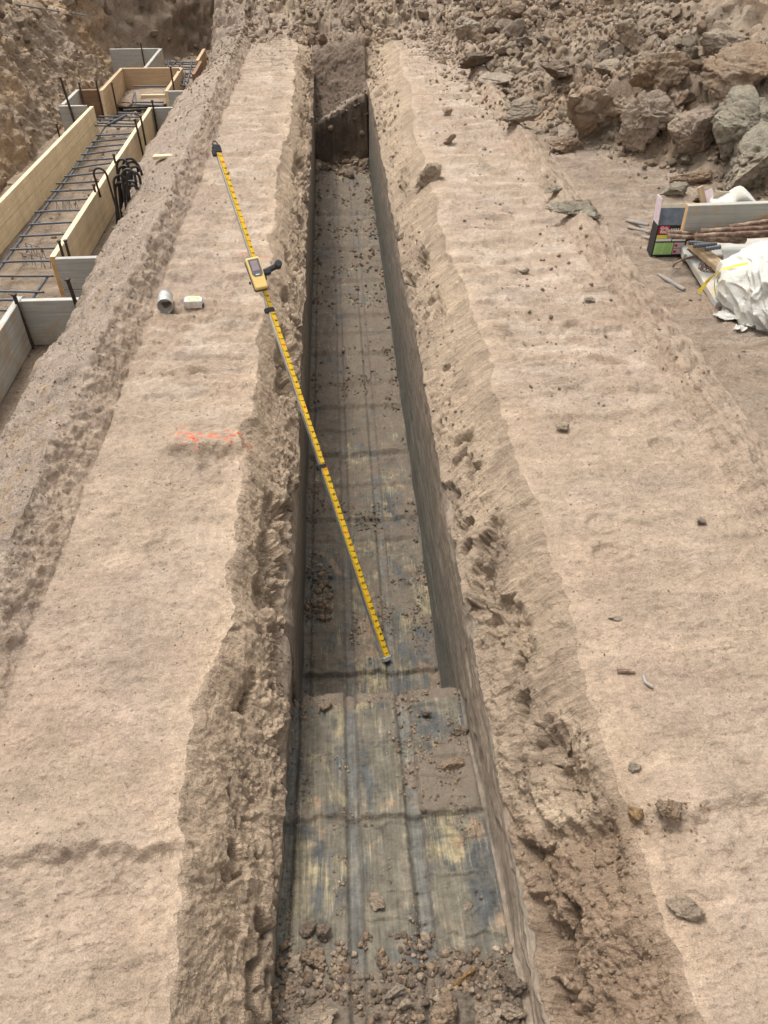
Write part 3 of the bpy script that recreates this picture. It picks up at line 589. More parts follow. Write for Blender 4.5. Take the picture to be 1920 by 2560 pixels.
big = [  # x, y(base), width px, label, colour, squash, seed
 (1275, 285, 150, 'largest rusty brown clod in the spoil heap, tall with a cracked face', 'brown', (1, .7, .8), 73, .25),
 (1385, 315, 120, 'pinkish brown clod right beside the tallest rusty brown clod', 'pink', (1, .8, .8), 4, .15),
 (1495, 325, 135, 'broad pinkish clod with flat face beside the grey green slab', 'pink', (1, .8, .78), 5, .15),
 (1612, 300, 170, 'big grey green clay slab at the right edge of the heap', 'green', (1, .8, .8), 6, .2),
 (1625, 385, 150, 'dark grey green lump below the big clay slab', 'green', (1, .7, .6), 7, .2),
 (1508, 388, 105, 'flat elongated rusty clod at the foot of the heap', 'brown', (1, .5, .35), 8, .1),
 (1600, 190, 160, 'brown lumpy clod high above the grey green slab', 'brown', (1, .75, .7), 9, .2),
 (1418, 175, 120, 'tall dark brown mass leaning in the middle of the heap', 'brown', (1, .8, .8), 10, .2),
 (1297, 160, 62, 'smooth grey angular block in the upper heap', 'grey', (1, .8, .75), 11, .1),
 (1196, 172, 85, 'dark square clod left of the smooth grey block', 'dark', (1, .75, .6), 12, .1),
 (1120, 255, 95, 'dark grey jagged clod at the left foot of the heap', 'grey', (1, .6, .4), 13, .1),
 (1238, 452, 118, 'long dark greenish clod lying on the ground before the heap', 'green', (1, .5, .3), 14, .3),
 (1195, 410, 55, 'small dark greenish clod at the end of the long one', 'green', (1, .6, .35), 44, .4),
 (1020, 140, 80, 'dark flat clod at the edge of the track, far right of the trench', 'dark', (1, .6, .4), 15, .2),
 (1230, 320, 90, 'broken brown clod at the foot of the tallest rusty clod', 'brown', (1, .7, .5), 16, .2),
 (1070, 175, 75, 'pale flat slab lying left of the heap', 'pale', (1, .7, .3), 17, .1),
 (1350, 100, 70, 'grey tan clod among the upper rubble', 'tan', (1, .8, .7), 18, .1),
 (1560, 120, 110, 'long pale slab near the top right corner', 'pale', (1, .6, .5), 19, .2),
 (1455, 415, 60, 'olive grey clod behind the nail box', 'green', (1, .6, .5), 20, .2),
 (1530, 430, 75, 'olive grey lump behind the weathered board', 'green', (1, .6, .5), 21, .2),
 (1000, 75, 62, 'pale rounded clod at the far left of the heap', 'pale', (1, .8, .7), 22, .1),
 (925, 385, 62, 'tan loose clod on the flat ground right of the trench', 'tan', (1, .6, .6), 23, .22),
 (1128, 586, 26, 'small dark stone on the right track', 'grey', (1, .8, .7), 24, .05),
 (1220, 924, 30, 'small tan clod alone on the right track', 'tan', (1, .8, .6), 25, .1),
 (1515, 1126, 24, 'small pinkish clod near the right ridge', 'pink', (1, .8, .7), 26, .1),
 (962, 243, 22, 'small pointed brown clod at the far right shoulder', 'brown', (1, .8, 1.1), 27, .1),
 (975, 303, 30, 'flat grey brown clod on the far right track', 'tan', (1, .7, .5), 28, .1),
 (1432, 1758, 62, 'dark brown broken clod on the near right ground', 'brown', (1, .8, .75), 29, .12),
 (1370, 1762, 42, 'yellowish brown clod left of the dark broken one', 'orange', (1, .8, .6), 30, .12),
 (1330, 1330, 34, 'flat reddish clod on the right ground', 'pink', (1, .6, .35), 31, .15),
 (1268, 643, 26, 'greenish flat clod on the right track', 'green', (1, .7, .4), 32, .1),
 (1366, 1652, 34, 'grey crumbly patch of soil on the near right', 'grey', (1, .7, .3), 33, .3),
 (1475, 1950, 80, 'brown lump at the broken right shoulder', 'tan', (1, .8, .7), 34, .3),
 (1600, 2245, 40, 'small clod at the bottom right', 'tan', (1, .8, .7), 35, .3),
]
for x, y, px, lab, colr, sq, sd_, snk in big:
    flat_ = sq[2] < .36; clod_px(x, y, px, lab, colr, n=5 if px > 60 else 4, squash=sq, seed=sd_, rz=(-.45 if sd_ == 14 else random.uniform(-.4, .4)), tilt=0 if flat_ else random.uniform(-.15, .15), sink=max(snk, .4) if flat_ else snk, umin=12.2)
fl_ = [
 (818, 1945, 34, 'tan stone on the near clay floor of the trench', 'tan', (.8, 1, .8), 50, .1),
 (672, 2008, 42, 'crumbly brown clod on the near left of the trench floor', 'dark', (1, .7, .6), 51, .1),
 (700, 2012, 34, 'dark crumb beside the crumbly brown clod on the floor', 'dark', (1, .8, .7), 52, .1),
 (668, 2068, 56, 'reddish brown clod against the left wall of the near floor', 'brown', (1, .8, .7), 53, .15),
 (638, 2085, 36, 'grey tan lump left of the reddish clod', 'tan', (1, .8, .6), 54, .2),
 (968, 1650, 66, 'flat brown slab on the near floor by the right wall', 'brown', (1, .6, .25), 55, .05),
 (1000, 1575, 44, 'dark crumb against the right wall near the step', 'dark', (1, .7, .5), 56, .1),
 (920, 1540, 24, 'small dark crumb on the step of the trench', 'dark', (1, .8, .8), 57, .1),
 (706, 1524, 32, 'brown crumb on the step at the left', 'brown', (1, .8, .6), 58, .1),
 (850, 2140, 52, 'long flat pale stone at the bottom of the near floor', 'pale', (1, .4, .3), 59, .1),
 (690, 2185, 90, 'tan clod at the bottom left of the trench', 'tan', (1, .7, .5), 60, .3),
 (960, 2185, 64, 'dark brown clod at the bottom of the trench', 'brown', (1, .7, .7), 61, .2),
 (1105, 2180, 60, 'brown clod in the bottom right corner of the trench', 'tan', (1, .7, .6), 62, .2),
 (1040, 2195, 60, 'tan clod between two brown clods at the trench bottom', 'tan', (1, .7, .6), 63, .25),
 (1000, 2110, 70, 'yellowish crumbly ridge of soil by the right wall', 'orange', (1, .5, .5), 64, .3),
 (1100, 2115, 62, 'dark crumbly soil piled by the right wall', 'dark', (1, .6, .5), 65, .25),
 (870, 2170, 36, 'small tan clod on the near floor bottom', 'tan', (1, .9, .8), 66, .2),
 (735, 2120, 32, 'dark pebble left of the bottom stone', 'dark', (1, .8, .7), 67, .2),
 (1008, 1948, 30, 'greyish clod near the right wall on the near floor', 'grey', (1, .6, .5), 68, .2),
]
for x, y, px, lab, colr, sq, sd_, snk in fl_:
    clod_px(x, y, px, lab, colr, n=4, squash=sq, seed=sd_, rz=random.uniform(-.6, .6), tilt=random.uniform(-.15, .15), sink=snk, umin=10.03, umax=10.97, noise=1.4)

LM = [(1275, 240, 'the tallest rusty brown clod'), (1385, 280, 'the pinkish clod'), (1495, 290, 'the broad pinkish clod'), (1612, 250, 'the grey green slab'), (1508, 370, 'the flat rusty clod'), (1600, 155, 'the high lumpy brown clod'), (1418, 140, 'the tall dark mass'), (1297, 140, 'the smooth grey block'), (1196, 150, 'the dark square clod'), (1120, 240, 'the dark jagged clod'), (1350, 80, 'the upper grey tan clod'), (1560, 95, 'the long pale slab'), (1000, 55, 'the pale rounded clod'), (1020, 130, 'the dark flat clod'), (1070, 165, 'the pale flat slab'), (1500, 430, 'the nail box'), (750, 40, 'the trench end'), (640, 20, 'the far end of the left track'), (860, 40, 'the far right corner of the trench'), (500, 50, 'the tall standing bar'), (330, 110, 'the far grey boards'), (225, 170, 'the raised form box'), (135, 180, 'the tallest dark stake'), (40, 250, 'the long pale form board'), (115, 25, 'the grey bar on the bank'), (400, 110, 'the far grid of bars')]
seen = {}
def lmlabel(p, s, colour, noun):
    q = np.array(p)-[0, 0, EYE]; dz0 = q@FW; x = (960+FPX*(q@RT)/dz0)/S; y = (1280-FPX*(q@UP)/dz0)/S; px = s*FPX/dz0/S
    best = sorted(LM, key=lambda l: (l[0]-x)**2+(l[1]-y)**2); sz = 'tiny' if px < 17 else 'small' if px < 26 else 'middling' if px < 38 else 'large'
    cn = {'tan': 'tan', 'brown': 'brown', 'grey': 'greyish', 'pink': 'pinkish', 'dark': 'dark'}[colour]
    for l in best[:4]:
        dx, dy = x-l[0], y-l[1]; far = '' if math.hypot(dx, dy) < 60 else 'well '
        rel = ('right of' if dx > 0 else 'left of') if abs(dx) > abs(dy)*1.6 else ('below' if dy > 0 else 'above') if abs(dy) > abs(dx)*1.6 else (('below and ' if dy > 0 else 'above and ')+('right of' if dx > 0 else 'left of'))
        lab = f'{sz} {cn} clod {far}{rel} {l[2]}{noun}'
        if len(lab.split()) > 16: lab = lab.replace('well ', '')
        if len(lab.split()) > 16: lab = lab.replace(noun, '')
        if lab not in seen: seen[lab] = 1; return lab
    return lab
# medium clods: shared meshes, one object each
protos = []
for k in range(16):
    for cname in ('tan', 'brown', 'grey', 'pink'):
        if (k+len(cname)) % 2: continue
        V, F = clod_verts(3, 200+k, .42, 1.1, (1, random.uniform(.6, .9), random.uniform(.5, .85))); q = ccol(V, COLS[cname], 200+k)
        o = mk('soil_clod', V, F, M['clod'], None, True, q); protos.append((cname, o.data)); bpy.data.objects.remove(o)
def med(p, s, label, group, names=('tan', 'brown', 'grey', 'pink'), sink=.2, nrm=None):
    cn_, me_ = random.choice([(c, m) for c, m in protos if c in names]); o = bpy.data.objects.new('soil_clod', me_); COL.objects.link(o); label = lmlabel(p, s, cn_, label)
    o.rotation_euler = (random.uniform(-.6, .6), random.uniform(-.6, .6), random.uniform(0, 6.28)); o.scale = (s/2, s/2, s/2); o.location = (p[0], p[1], p[2]+s*.5*(.55-sink)); tag(o, label, 'clod', group)
idx_heap = np.nonzero((Uv > 15.6) & (PVv[:, 0]-np.interp(PVv[:, 1], Yr, bxr[:, 0]) > -.05) & (PVv[:, 1] > 4.4) & (syv > -20) & (syv < 450) & (sxv < 1680))[0]
def pick(idx, n, mind, power=1.0):
    out = []; cell_ = {}
    for t in rng.permutation(len(idx))[:n*60]:
        i = idx[t]; p = (sxv[i], syv[i]); k = (int(p[0]//mind), int(p[1]//mind))
        if any((p[0]-a)**2+(p[1]-b)**2 < mind*mind for dx in (-1, 0, 1) for dy in (-1, 0, 1) for a, b in cell_.get((k[0]+dx, k[1]+dy), ())): continue
        cell_.setdefault(k, []).append(p); out.append(i)
        if len(out) >= n: break
    return out
zones = [  # x range, y range, n, size px, colours, label
 ((880, 1110), (-15, 90), 28, (24, 62), ('tan', 'pink', 'brown'), ' in the heap'),
 ((1110, 1330), (-15, 110), 34, (18, 52), ('tan', 'pink', 'grey'), ' in the heap'),
 ((1330, 1680), (-15, 110), 34, (16, 44), ('grey', 'tan', 'brown'), ' in the heap'),
 ((1020, 1250), (90, 260), 30, (16, 48), ('grey', 'tan', 'brown'), ' in the heap'),
 ((1250, 1500), (90, 260), 34, (18, 54), ('brown', 'grey', 'tan'), ' in the heap'),
 ((1500, 1680), (90, 260), 14, (20, 60), ('brown', 'grey'), ' in the heap'),
 ((1150, 1680), (260, 425), 22, (14, 50), ('brown', 'grey', 'pink'), ' in the heap')]
for (x0, x1), (y0, y1), n, (s0, s1), nm, lab in zones:
    sub = idx_heap[(sxv[idx_heap] > x0) & (sxv[idx_heap] < x1) & (syv[idx_heap] > y0) & (syv[idx_heap] < y1)]
    if len(sub):
        for i in pick(sub, n, 15):
            s = px2m(s0+(s1-s0)*random.random()**1.8, dv[i]); med(PVv[i], s, lab, 'clods in the spoil heap', nm)
idx_far = np.nonzero((PVv[:, 1] > 10.6) & (Uv > 5.5) & (Uv < 15.5) & (syv > -15))[0]
for i in pick(idx_far, 22, 16): med(PVv[i], px2m(random.uniform(12, 34), dv[i]), ' on the mound', 'clods beyond the trench end', ('tan', 'pink', 'brown'))
idx_bank = np.nonzero((Uv < 2.2) & (syv > -15) & (syv < 330) & (sxv > -20))[0]
for i in pick(idx_bank, 16, 22): med(PVv[i], px2m(random.uniform(12, 40), dv[i]), ' on the left bank', 'clods on the left bank', ('tan', 'brown', 'grey'), sink=.55)
idx_fb = np.nonzero((PVv[:, 1] > 12.6) & (Uv < 5) & (Uv > 2.5) & (syv > -15))[0]
for i in pick(idx_fb, 12, 14): med(PVv[i], px2m(random.uniform(14, 36), dv[i]), ' in the far ditch', 'clods at the ditch end', ('brown', 'grey', 'tan'), sink=.5)

# crumbs too small and too many to count: joined
def crumbs(name, idx, n, smin, smax, colours, lod=1, mat='clod', power=2.2, own=.5):
    if not len(idx): return
    sel = rng.choice(idx, n); Vs = []; Fs = []; Cs = []; off = 0; var = [clod_verts(lod, 400+k, .35, 1.2, (1, .85, .7)) for k in range(12)]
    for t, i in enumerate(sel):
        V, F = var[t % 12]; s = px2m((smin+(smax-smin)*rng.random()**power), dv[i])*.5; a = rng.uniform(0, 6.28, 3); s = s*(.7 if rng.random() < .5 else 1)
        V = (V@rotm(a[0]*.3, a[1]*.3, a[2]).T)*s; V[:, :] += PVv[i]+Nv[i]*s*.2
        c = np.array(COLS[colours[rng.integers(len(colours))]])*(1-own)+CvV[i]*own; c = c*rng.uniform(.85, 1.12)
        Vs.append(V); Fs.append(F+off); off += len(V); Cs.append(np.repeat(c[None, :], len(V), 0))
    o = mk(name, np.concatenate(Vs), np.concatenate(Fs), M[mat], None, lod > 1, np.concatenate(Cs).astype(np.float32)); o['kind'] = 'stuff'; return o
def dens(cond, w): i = np.nonzero(cond)[0]; return i
def ix(cond): return np.nonzero(cond)[0]
nz = fbm(PVv[:, 0]*5, PVv[:, 1]*5, PVv[:, 2]*5, 3, 300); vis_far = (syv < 2230)
crumbs('spoil_crumbs', idx_heap, 7000, 4, 20, ('tan', 'brown', 'grey', 'pink', 'dark'), 1, power=1.8)
crumbs('spoil_crumbs', idx_heap, 420, 18, 34, ('tan', 'brown', 'grey', 'pink'), 2, power=1.6)
fx_ = np.abs(Uv-10.5)*2; yv = PVv[:, 1]; nz2 = fbm(PVv[:, 0]*14, yv*10, 0*yv, 3, 301)
band = np.zeros_like(yv)
for yb_, wb_ in ((1.2, .05), (1.66, .05), (1.40, .06), (2.45, .14), (3.25, .12), (4.66, .14), (5.1, .1), (5.9, .2), (6.6, .2), (7.4, .25), (8.4, .3), (9.2, .25)): band = np.maximum(band, np.exp(-((yv-yb_+.05*vn(PVv[:, 0]*6, yv*0, yv*0, 302))/wb_)**2))
inF = (Uv > 10.01) & (Uv < 10.99); score = .55*band+.45*ss(fx_, .6, 1)+.9*nz2
crumbs('floor_crumbs', ix(inF & (yv < .80) & (nz2 > -.25)), 3200, 1.8, 30, ('brown', 'dark', 'brown', 'dark', 'tan'), 1, power=4, own=0)
crumbs('floor_crumbs', ix(inF & (yv > .75) & (yv < 1.7) & (score > .45)), 1300, 1.6, 12, ('dark', 'brown', 'grey', 'tan'), 1, power=3.4, own=0)
crumbs('floor_crumbs', ix(inF & (yv > .75) & (yv < 1.7) & (PVv[:, 0] > .12) & (yv > 1.17) & (nz2 > -.1)), 420, 2, 15, ('dark', 'brown', 'brown'), 1, power=3, own=0)
crumbs('floor_crumbs', ix(inF & (yv > 1.78) & (yv < 9.6) & (score > .5)), 4200, 1.6, 11, ('dark', 'brown', 'dark', 'dark'), 1, power=3.4, own=0)
crumbs('floor_crumbs', ix(inF & (yv > 1.78) & (yv < 9.6)), 900, 1.6, 7, ('dark', 'brown', 'tan'), 1, power=3, own=0)
crumbs('floor_crumbs', ix(inF & (PVv[:, 0] < -.1) & (np.abs(yv-2.65) < .18)), 120, 4, 24, ('dark', 'brown'), 1, power=1.6, own=0)
crumbs('floor_crumbs', ix(inF & (yv > 8.9) & (yv < 9.5) & (PVv[:, 0] > .0-.3*(yv > 9.2))), 90, 8, 30, ('brown', 'tan', 'dark'), 2, power=1.6, own=0)
crumbs('shoulder_crumbs', ix(((np.abs(Uv-8.75) < .3) | (np.abs(Uv-12.35) < .3))), 2200, 2.5, 12, ('brown', 'tan', 'pink', 'dark'), 1, power=2.6, own=.6)
crumbs('shoulder_crumbs', ix((Uv > 12.05) & (Uv < 12.9) & (PVv[:, 1] < 1.15)), 1100, 3, 20, ('brown', 'tan', 'brown'), 1, power=2.8, own=.5)
crumbs('gravel', ix((Uv > 4.9) & (Uv < 6.3) & (syv < 1500)), 2600, 2.5, 9, ('pale', 'grey', 'orange', 'tan'), 1, power=2.2, own=.5)
crumbs('ground_crumbs', ix(((Uv > 6) & (Uv < 8)) | ((Uv > 13) & (Uv < 17.2) & (PVv[:, 0] < 2.8))), 2600, 1.8, 7, ('pale', 'brown', 'tan', 'grey'), 1, power=2.6, own=.5)
crumbs('ground_crumbs', ix((((Uv > 6.9) & (Uv < 8.1)) | ((Uv > 12.95) & (Uv < 15))) & (PVv[:, 1] < 3)), 3600, 1.3, 5.5, ('pale', 'tan', 'brown', 'grey', 'pink'), 1, power=2.4, own=.55)
crumbs('ground_crumbs', ix((Uv > 13.2) & (Uv < 17.2) & (PVv[:, 1] > 2.6) & (nz > .1) & (PVv[:, 0] < 2.8)), 900, 3, 14, ('pink', 'brown', 'tan', 'grey'), 1, power=2.6, own=.6)
crumbs('ground_crumbs', ix((Uv > 13.5) & (np.abs(PVv[:, 0]-np.interp(PVv[:, 1], Yr, bxr[:, 0])+.05) < .32) & (PVv[:, 1] > 4.8)), 900, 3, 18, ('tan', 'brown', 'grey', 'pink'), 1, power=2, own=.4)
crumbs('ground_crumbs', ix((np.abs(sxv-1440) < 90) & (np.abs(syv-1775) < 45) & (Uv > 12.8)), 60, 4, 15, ('orange', 'brown'), 1, power=1.6, own=.2)
crumbs('bank_crumbs', ix((Uv < 4.9) & (syv > -20) & (sxv > -20)), 2400, 3, 14, ('tan', 'brown', 'orange', 'grey', 'dark'), 1, power=2.4, own=.6)
crumbs('mound_crumbs', idx_far, 1100, 4, 22, ('tan', 'pink', 'brown'), 1, power=2)
#==REST==
# ------------------------------------------------------------------ form boards in the footing ditch (top edges at ZT)
ZT = -.26; ZB = -.55; A3 = np.array
def board(p, q, h, mat, label, th=.038, side=1, name='form_board', lower=None, z=None, end=None):
    """p, q: the two ends of the top edge nearest the camera side; side: which way the thickness goes"""
    p = A3(p, float).copy(); q = A3(q, float).copy()
    if z is not None: p[2] = q[2] = z
    d = q-p; L = np.linalg.norm(d); d = d/L; nrm = np.cross(d, (0, 0, 1)); nrm /= np.linalg.norm(nrm); up_ = np.cross(nrm, d)
    o = mk(name, [], [], None); me = o.data
    mb = MB(); mb.box((0, 0, 0), (1, 0, 0), (0, 1, 0), (0, 0, 1), L, th, h, .0025)
    me2 = bpy.data.meshes.new(name); me2.from_pydata([tuple(v) for v in mb.v], [], mb.f); me2.update(); o.data = me2; me2.materials.append(M[mat])
    if end:
        me2.materials.append(M[end])
        for pl in me2.polygons:
            if abs(pl.normal[0]) > .9: pl.material_index = 1
    from mathutils import Matrix
    c = (p+q)/2+nrm*side*th/2-up_*h/2
    o.matrix_world = Matrix(((d[0], -nrm[0], up_[0], c[0]), (d[1], -nrm[1], up_[1], c[1]), (d[2], -nrm[2], up_[2], c[2]), (0, 0, 0, 1)))
    return tag(o, label, 'board', 'form boards in the footing ditch')
def T1(x, y, z=ZT): return at(*c1(x, y), z)
def T2(x, y, z=ZT): return at(*c2(x, y), z)
pe = T1(583, 480); ps = pe.copy(); v = T1(0, 1075)-pe; 
p_near = pe+v*1.6
mid = pe+(p_near-pe)*.46
hb = .142
for a, b, lab in ((pe, mid, 'upper board of the long pale left form, far half'), (mid+v/np.linalg.norm(v)*.004, p_near, 'upper board of the long pale left form, running out at the left edge')):
    board(a, b, hb, 'newwood', lab, side=-1)
    lo = A3([0, 0, -hb-.003]); k = .35 if a is pe else 0
    board(a+lo+(b-a)*(.0 if a is pe else 0), b+lo, hb, 'newwood', lab.replace('upper', 'lower'), side=-1)
r0 = T2(440, 770); r1 = T1(985, 487); board(r0, r1, .286, 'newwood', 'long pale right form board along the berm', side=-1, end='endgrain')
board(r1+A3([.0, .0, 0]), r1+A3([.75, .02, 0]), .286, 'greywood', 'grey cross board at the far end of the long right form')
q0 = T2(442, 772); board(q0+A3([.003, 0, 0]), q0+A3([.62, .01, 0]), .21, 'greywood', 'grey upper cross board butted to the near end of the right form')
board(q0+A3([.003, 0, -.214]), q0+A3([.62, .01, -.214]), .08, 'greywood', 'narrow grey cross board under the upper cross board')
s0 = T2(172, 1105); s1 = T2(628, 1105); s1[1] = s0[1]; board(s0, s1, .286, 'greywood', 'wide grey cross board nearest the camera in the ditch')
board(s1+A3([.042, 0, .001]), s1+A3([.042, .62, .001]), .286, 'tanwood', 'short pale board going back from the nearest cross board', side=-1)
u0 = s0+A3([-.002, .03, .002]); v = T2(0, 1330)-T2(150, 1100); board(u0, u0+A3([v[0]/v[1]*-1.7-.0, -1.7, 0]), .286, 'greywood', 'grey side board leaving the picture at the left edge', side=1)
a0 = T1(385, 475); board(a0, A3([pe[0]-.04, a0[1], ZT]), .286, 'greywood', 'short grey cross board at the far end of the pale left form')
a1 = T1(505, 372); board(a0+A3([.0, .04, 0]), A3([a0[0], a1[1], ZT]), .286, 'greywood', 'grey board on the left side of the footing jog', side=1)
b0 = A3([a0[0]+.04, a1[1], ZT]); b1 = T1(640, 372); b1[1] = a1[1]; board(b0, b1, .286, 'brownwood', 'dark brown cross board of the footing jog')
e0 = T1(665, 378, ZT+.03); e1 = T1(800, 232, ZT+.03); e1[0] = e0[0]+.0
board(e0, e1, .34, 'tanwood', 'tan side board of the raised form box, left', side=-1, end='newwood')
g0 = e1.copy(); g1 = T1(1165, 243, ZT+.03); g1[1] = g0[1]; board(g0+A3([.0, .0, 0]), g1, .25, 'tanwood', 'tan cross board closing the raised form box')
h0 = T1(1087, 382, ZT+.03); h1 = g1.copy(); h1[0] = h0[0]; board(h0, A3([h0[0], g0[1]-.04, ZT+.03]), .286, 'tanwood', 'tan side board of the raised form box, right', side=-1, end='newwood')
k0 = h0+A3([.003, .02, -.0]); board(k0, k0+A3([.5, 0, 0]), .2, 'greywood', 'grey cross board running into the berm by the raised box')
board(A3([e0[0]+.25, h0[1]+.75, -.42]), A3([h0[0]-.04, h0[1]+.75, -.42]), .05, 'newwood', 'thin pale batten seen under the raised cross board')
l0 = T1(860, 106); l1 = T1(1050, 106); l1[1] = l0[1]; board(l0-A3([.3, 0, 0]), l1, .3, 'greywood', 'grey cross board at the far end of the footing ditch')
m1 = T1(938, 237); board(A3([l1[0], l1[1], ZT]), A3([l1[0], m1[1], ZT]), .3, 'greywood', 'grey side board near the far end of the ditch', side=1)
w0 = T1(1262, 272); w1 = T1(1370, 108); board(w0, A3([w0[0], (w0[1]+w1[1])/2-.02, ZT]), .286, 'brownwood', 'brown board along the far berm, near piece', side=-1)
board(A3([w0[0]-.05, (w0[1]+w1[1])/2+.02, ZT]), A3([w0[0]-.05, w1[1], ZT]), .286, 'tanwood', 'tan board along the far berm, far piece', side=-1)
# soil step beneath the raised box
V, F = clod_verts(4, 77, .3, .5, (1, .5, .5)); o = mk('soil_step', V*A3([.62, .9, .16])+A3([(e0[0]+h0[0])/2, e0[1]+.85, -.50]), F, M['lip'], None, True, ccol(V, (.30, .215, .15), 3)); o['kind'] = 'structure'

# steel stakes with mushroomed heads
def stake(top, Y, label, zb=-.62, r=.0095, lean=(0, 0), cat='stake', mat='stake'):
    p = atY(*top, Y); b = A3([p[0]+lean[0], p[1]+lean[1], zb]); root = empty('steel_stake', b)
    tag(root, label, cat, 'steel stakes holding the forms')
    n = 14; L = p-b; sh = MB().tube([L*i/n for i in range(n+1)], r, 8).build('shaft', M[mat], root, True)
    u = L/np.linalg.norm(L); MB().tube([L, L+u*.004, L+u*.011, L+u*.013], [r*1.05, r*1.5, r*1.45, r*.9], 10).build('head', M[mat], root, True)
    return root
Yq = s0[1]; Yp = q0[1]
stake(c2(113, 1083), u0[1]-.10, 'rusty stake at the corner of the nearest grey boards, leftmost of the near stakes', lean=(0.01, 0), r=.012)
stake(c2(541, 962), Yq-.05, 'rusty stake before the wide grey cross board', lean=(.03, 0), r=.012)
stake(c2(472, 655), Yp+.05, 'dark stake behind the upper cross board, left of two')
stake(c2(522, 652), Yp+.08, 'dark stake behind the upper cross board, right of two')
def Yon(x, y):                                             # along the outer side of the long right board
    t = (x-440)/(985*1.2314-440+1e-9); return None
def rY(c): 
    pt = at(*c, ZT); return r0[1]+(r1[1]-r0[1])*np.clip((c[1]-c2(0, 770)[1])/(c1(0, 487)[1]-c2(0, 770)[1]), 0, 1)
stake(c1(607, 996), at(*c1(625, 1035), ZT)[1]+.0, 'tall dark stake on the outside of the right form, before the hooked bar')
stake(c1(737, 800), at(*c1(737, 850), ZT)[1], 'short dark stake beside the black bundle of hooked bars')
stake(c1(875, 573), at(*c1(875, 650), ZT)[1], 'leaning dark stake outside the right form, left of a close pair', lean=(.02, 0))
stake(c1(911, 550), at(*c1(911, 622), ZT)[1], 'dark stake outside the right form, right of a close pair')
stake(c1(986, 450), r1[1]-.05, 'dark stake at the far end of the right form')
stake(c1(392, 300), a0[1]-.06, 'tallest dark stake at the left of the grey cross board', lean=(.05, 0), r=.012)
stake(c1(512, 335), a0[1]+.0, 'dark stake behind the short grey cross board'); stake(c1(621, 320), a1[1]-.05, 'dark stake in front of the dark brown board')
stake(c1(724, 337), e0[1]+.25, 'rusty stake inside the left board of the raised box'); stake(c1(1105, 232), h0[1]+.35, 'rusty stake inside the right board of the raised box')
stake(c1(1160, 250), g0[1]-.2, 'dark stake at the right corner of the raised box'); stake(c1(912, 78), l0[1]-.05, 'thin rusty stake before the far grey cross board', r=.008); stake(c1(1016, 98), l0[1]+.06, 'short stake behind the far grey cross board', r=.008)
stake((581, -14), 12.3, 'tall dark bar standing at the far end of the ditch, at the top edge', zb=-.2, r=.013)
stake(c1(367, 603), a0[1]-.45, 'small stake low by the toe of the left bank', r=.009)
# ladder of reinforcing bars
ZR = -.43
def rb(px, z=ZR): return at(*px, z)
cage = empty('rebar_cage', rb(c2(0, 880))); tag(cage, 'blue grey ladder of tied reinforcing bars lying between the long form boards', 'rebar cage'); org = A3(cage.location)
def bar(P, r, name, parent, ribs=.012, n=7): o0 = A3(parent.location) if parent else 0; return MB().tube([A3(p)-o0 for p in P], r, n, ribs=ribs).build(name, M['rebar'], parent, False)
lA = rb(c1(215, 1240)); lB = rb(c1(690, 600)); dirL = (lA-lB); dirL[2] = 0
bar([lB+A3([.02, .3, 0]), lB, (lA+lB)/2+A3([.01, 0, -.004]), lA, lA+dirL*.5, lA+dirL*1.25], .008, 'long_bar', cage)
bar([rb(c2(380, 930)), rb(c2(270, 1090)), rb(c2(270, 1090))+dirL*.3], .008, 'long_bar', cage)
cr = [(c2(-60, 925), c2(385, 925)), (c2(-60, 1046), c2(320, 1054)), (c2(-60, 1120), c2(150, 1118)), (c2(-60, 1195), c2(80, 1200)), (c2(20, 815), c2(400, 806)), (c2(80, 714), c2(440, 702)), (c2(155, 608), c2(500, 592)), (c2(235, 515), c2(560, 497)), (c2(275, 416), c2(620, 402)),
      (c2(358, 326), c2(690, 310)), (c2(403, 250), c2(740, 236)), (c2(445, 188), c2(790, 168)), (c2(510, 132), c2(820, 100)), (c1(465, 884), c1(760, 845)), (c1(495, 836), c1(770, 818)), (c1(523, 795), c1(800, 760)), (c1(555, 752), c1(820, 728)), (c1(592, 712), c1(840, 688)), (c1(622, 670), c1(870, 655)), (c1(590, 606), c1(870, 612)), (c1(588, 588), c1(880, 596)), (c1(590, 565), c1(880, 575)), (c1(640, 547), c1(895, 552)), (c1(765, 523), c1(905, 528)), (c1(800, 505), c1(940, 500))]
for a, b in cr:
    A_, B_ = rb(a, ZR+.013), rb(b, ZR+.013); bar([A_, (A_+B_)/2+A3([0, 0, random.uniform(-.004, .004)]), B_+(B_-A_)*.08], .0075, 'cross_bar', cage)
bar([rb(c1(700, 600), ZR+.03), rb(c1(820, 537), ZR+.04)], .0085, 'lap_bar', cage); bar([rb(c1(690, 608), ZR+.02), rb(c1(800, 556), ZR+.02)], .0085, 'lap_bar', cage)
for (xa, ya, xb, yb) in ((190, 660, 330, 700), (430, 330, 600, 320), (150, 740, 400, 790)):     # wire chairs under the bars
    A_, B_ = rb(c2(xa, ya), ZR-.01), rb(c2(xb, yb), ZR-.01); w_ = MB(); w_.tube([A_-org, B_-org], .0022, 5)
    for t in (.1, .4, .7, 1): q = A_+(B_-A_)*t-org; w_.tube([q, q+A3([.02, -.02, -.08])], .002, 5); w_.tube([q, q+A3([-.02, .02, -.08])], .002, 5)
    w_.build('wire_chair', M['rebar'], cage)
gx = empty('rebar_cage', rb(c1(1150, 350))); tag(gx, 'dark grid of reinforcing bars at the far end of the ditch', 'rebar cage')
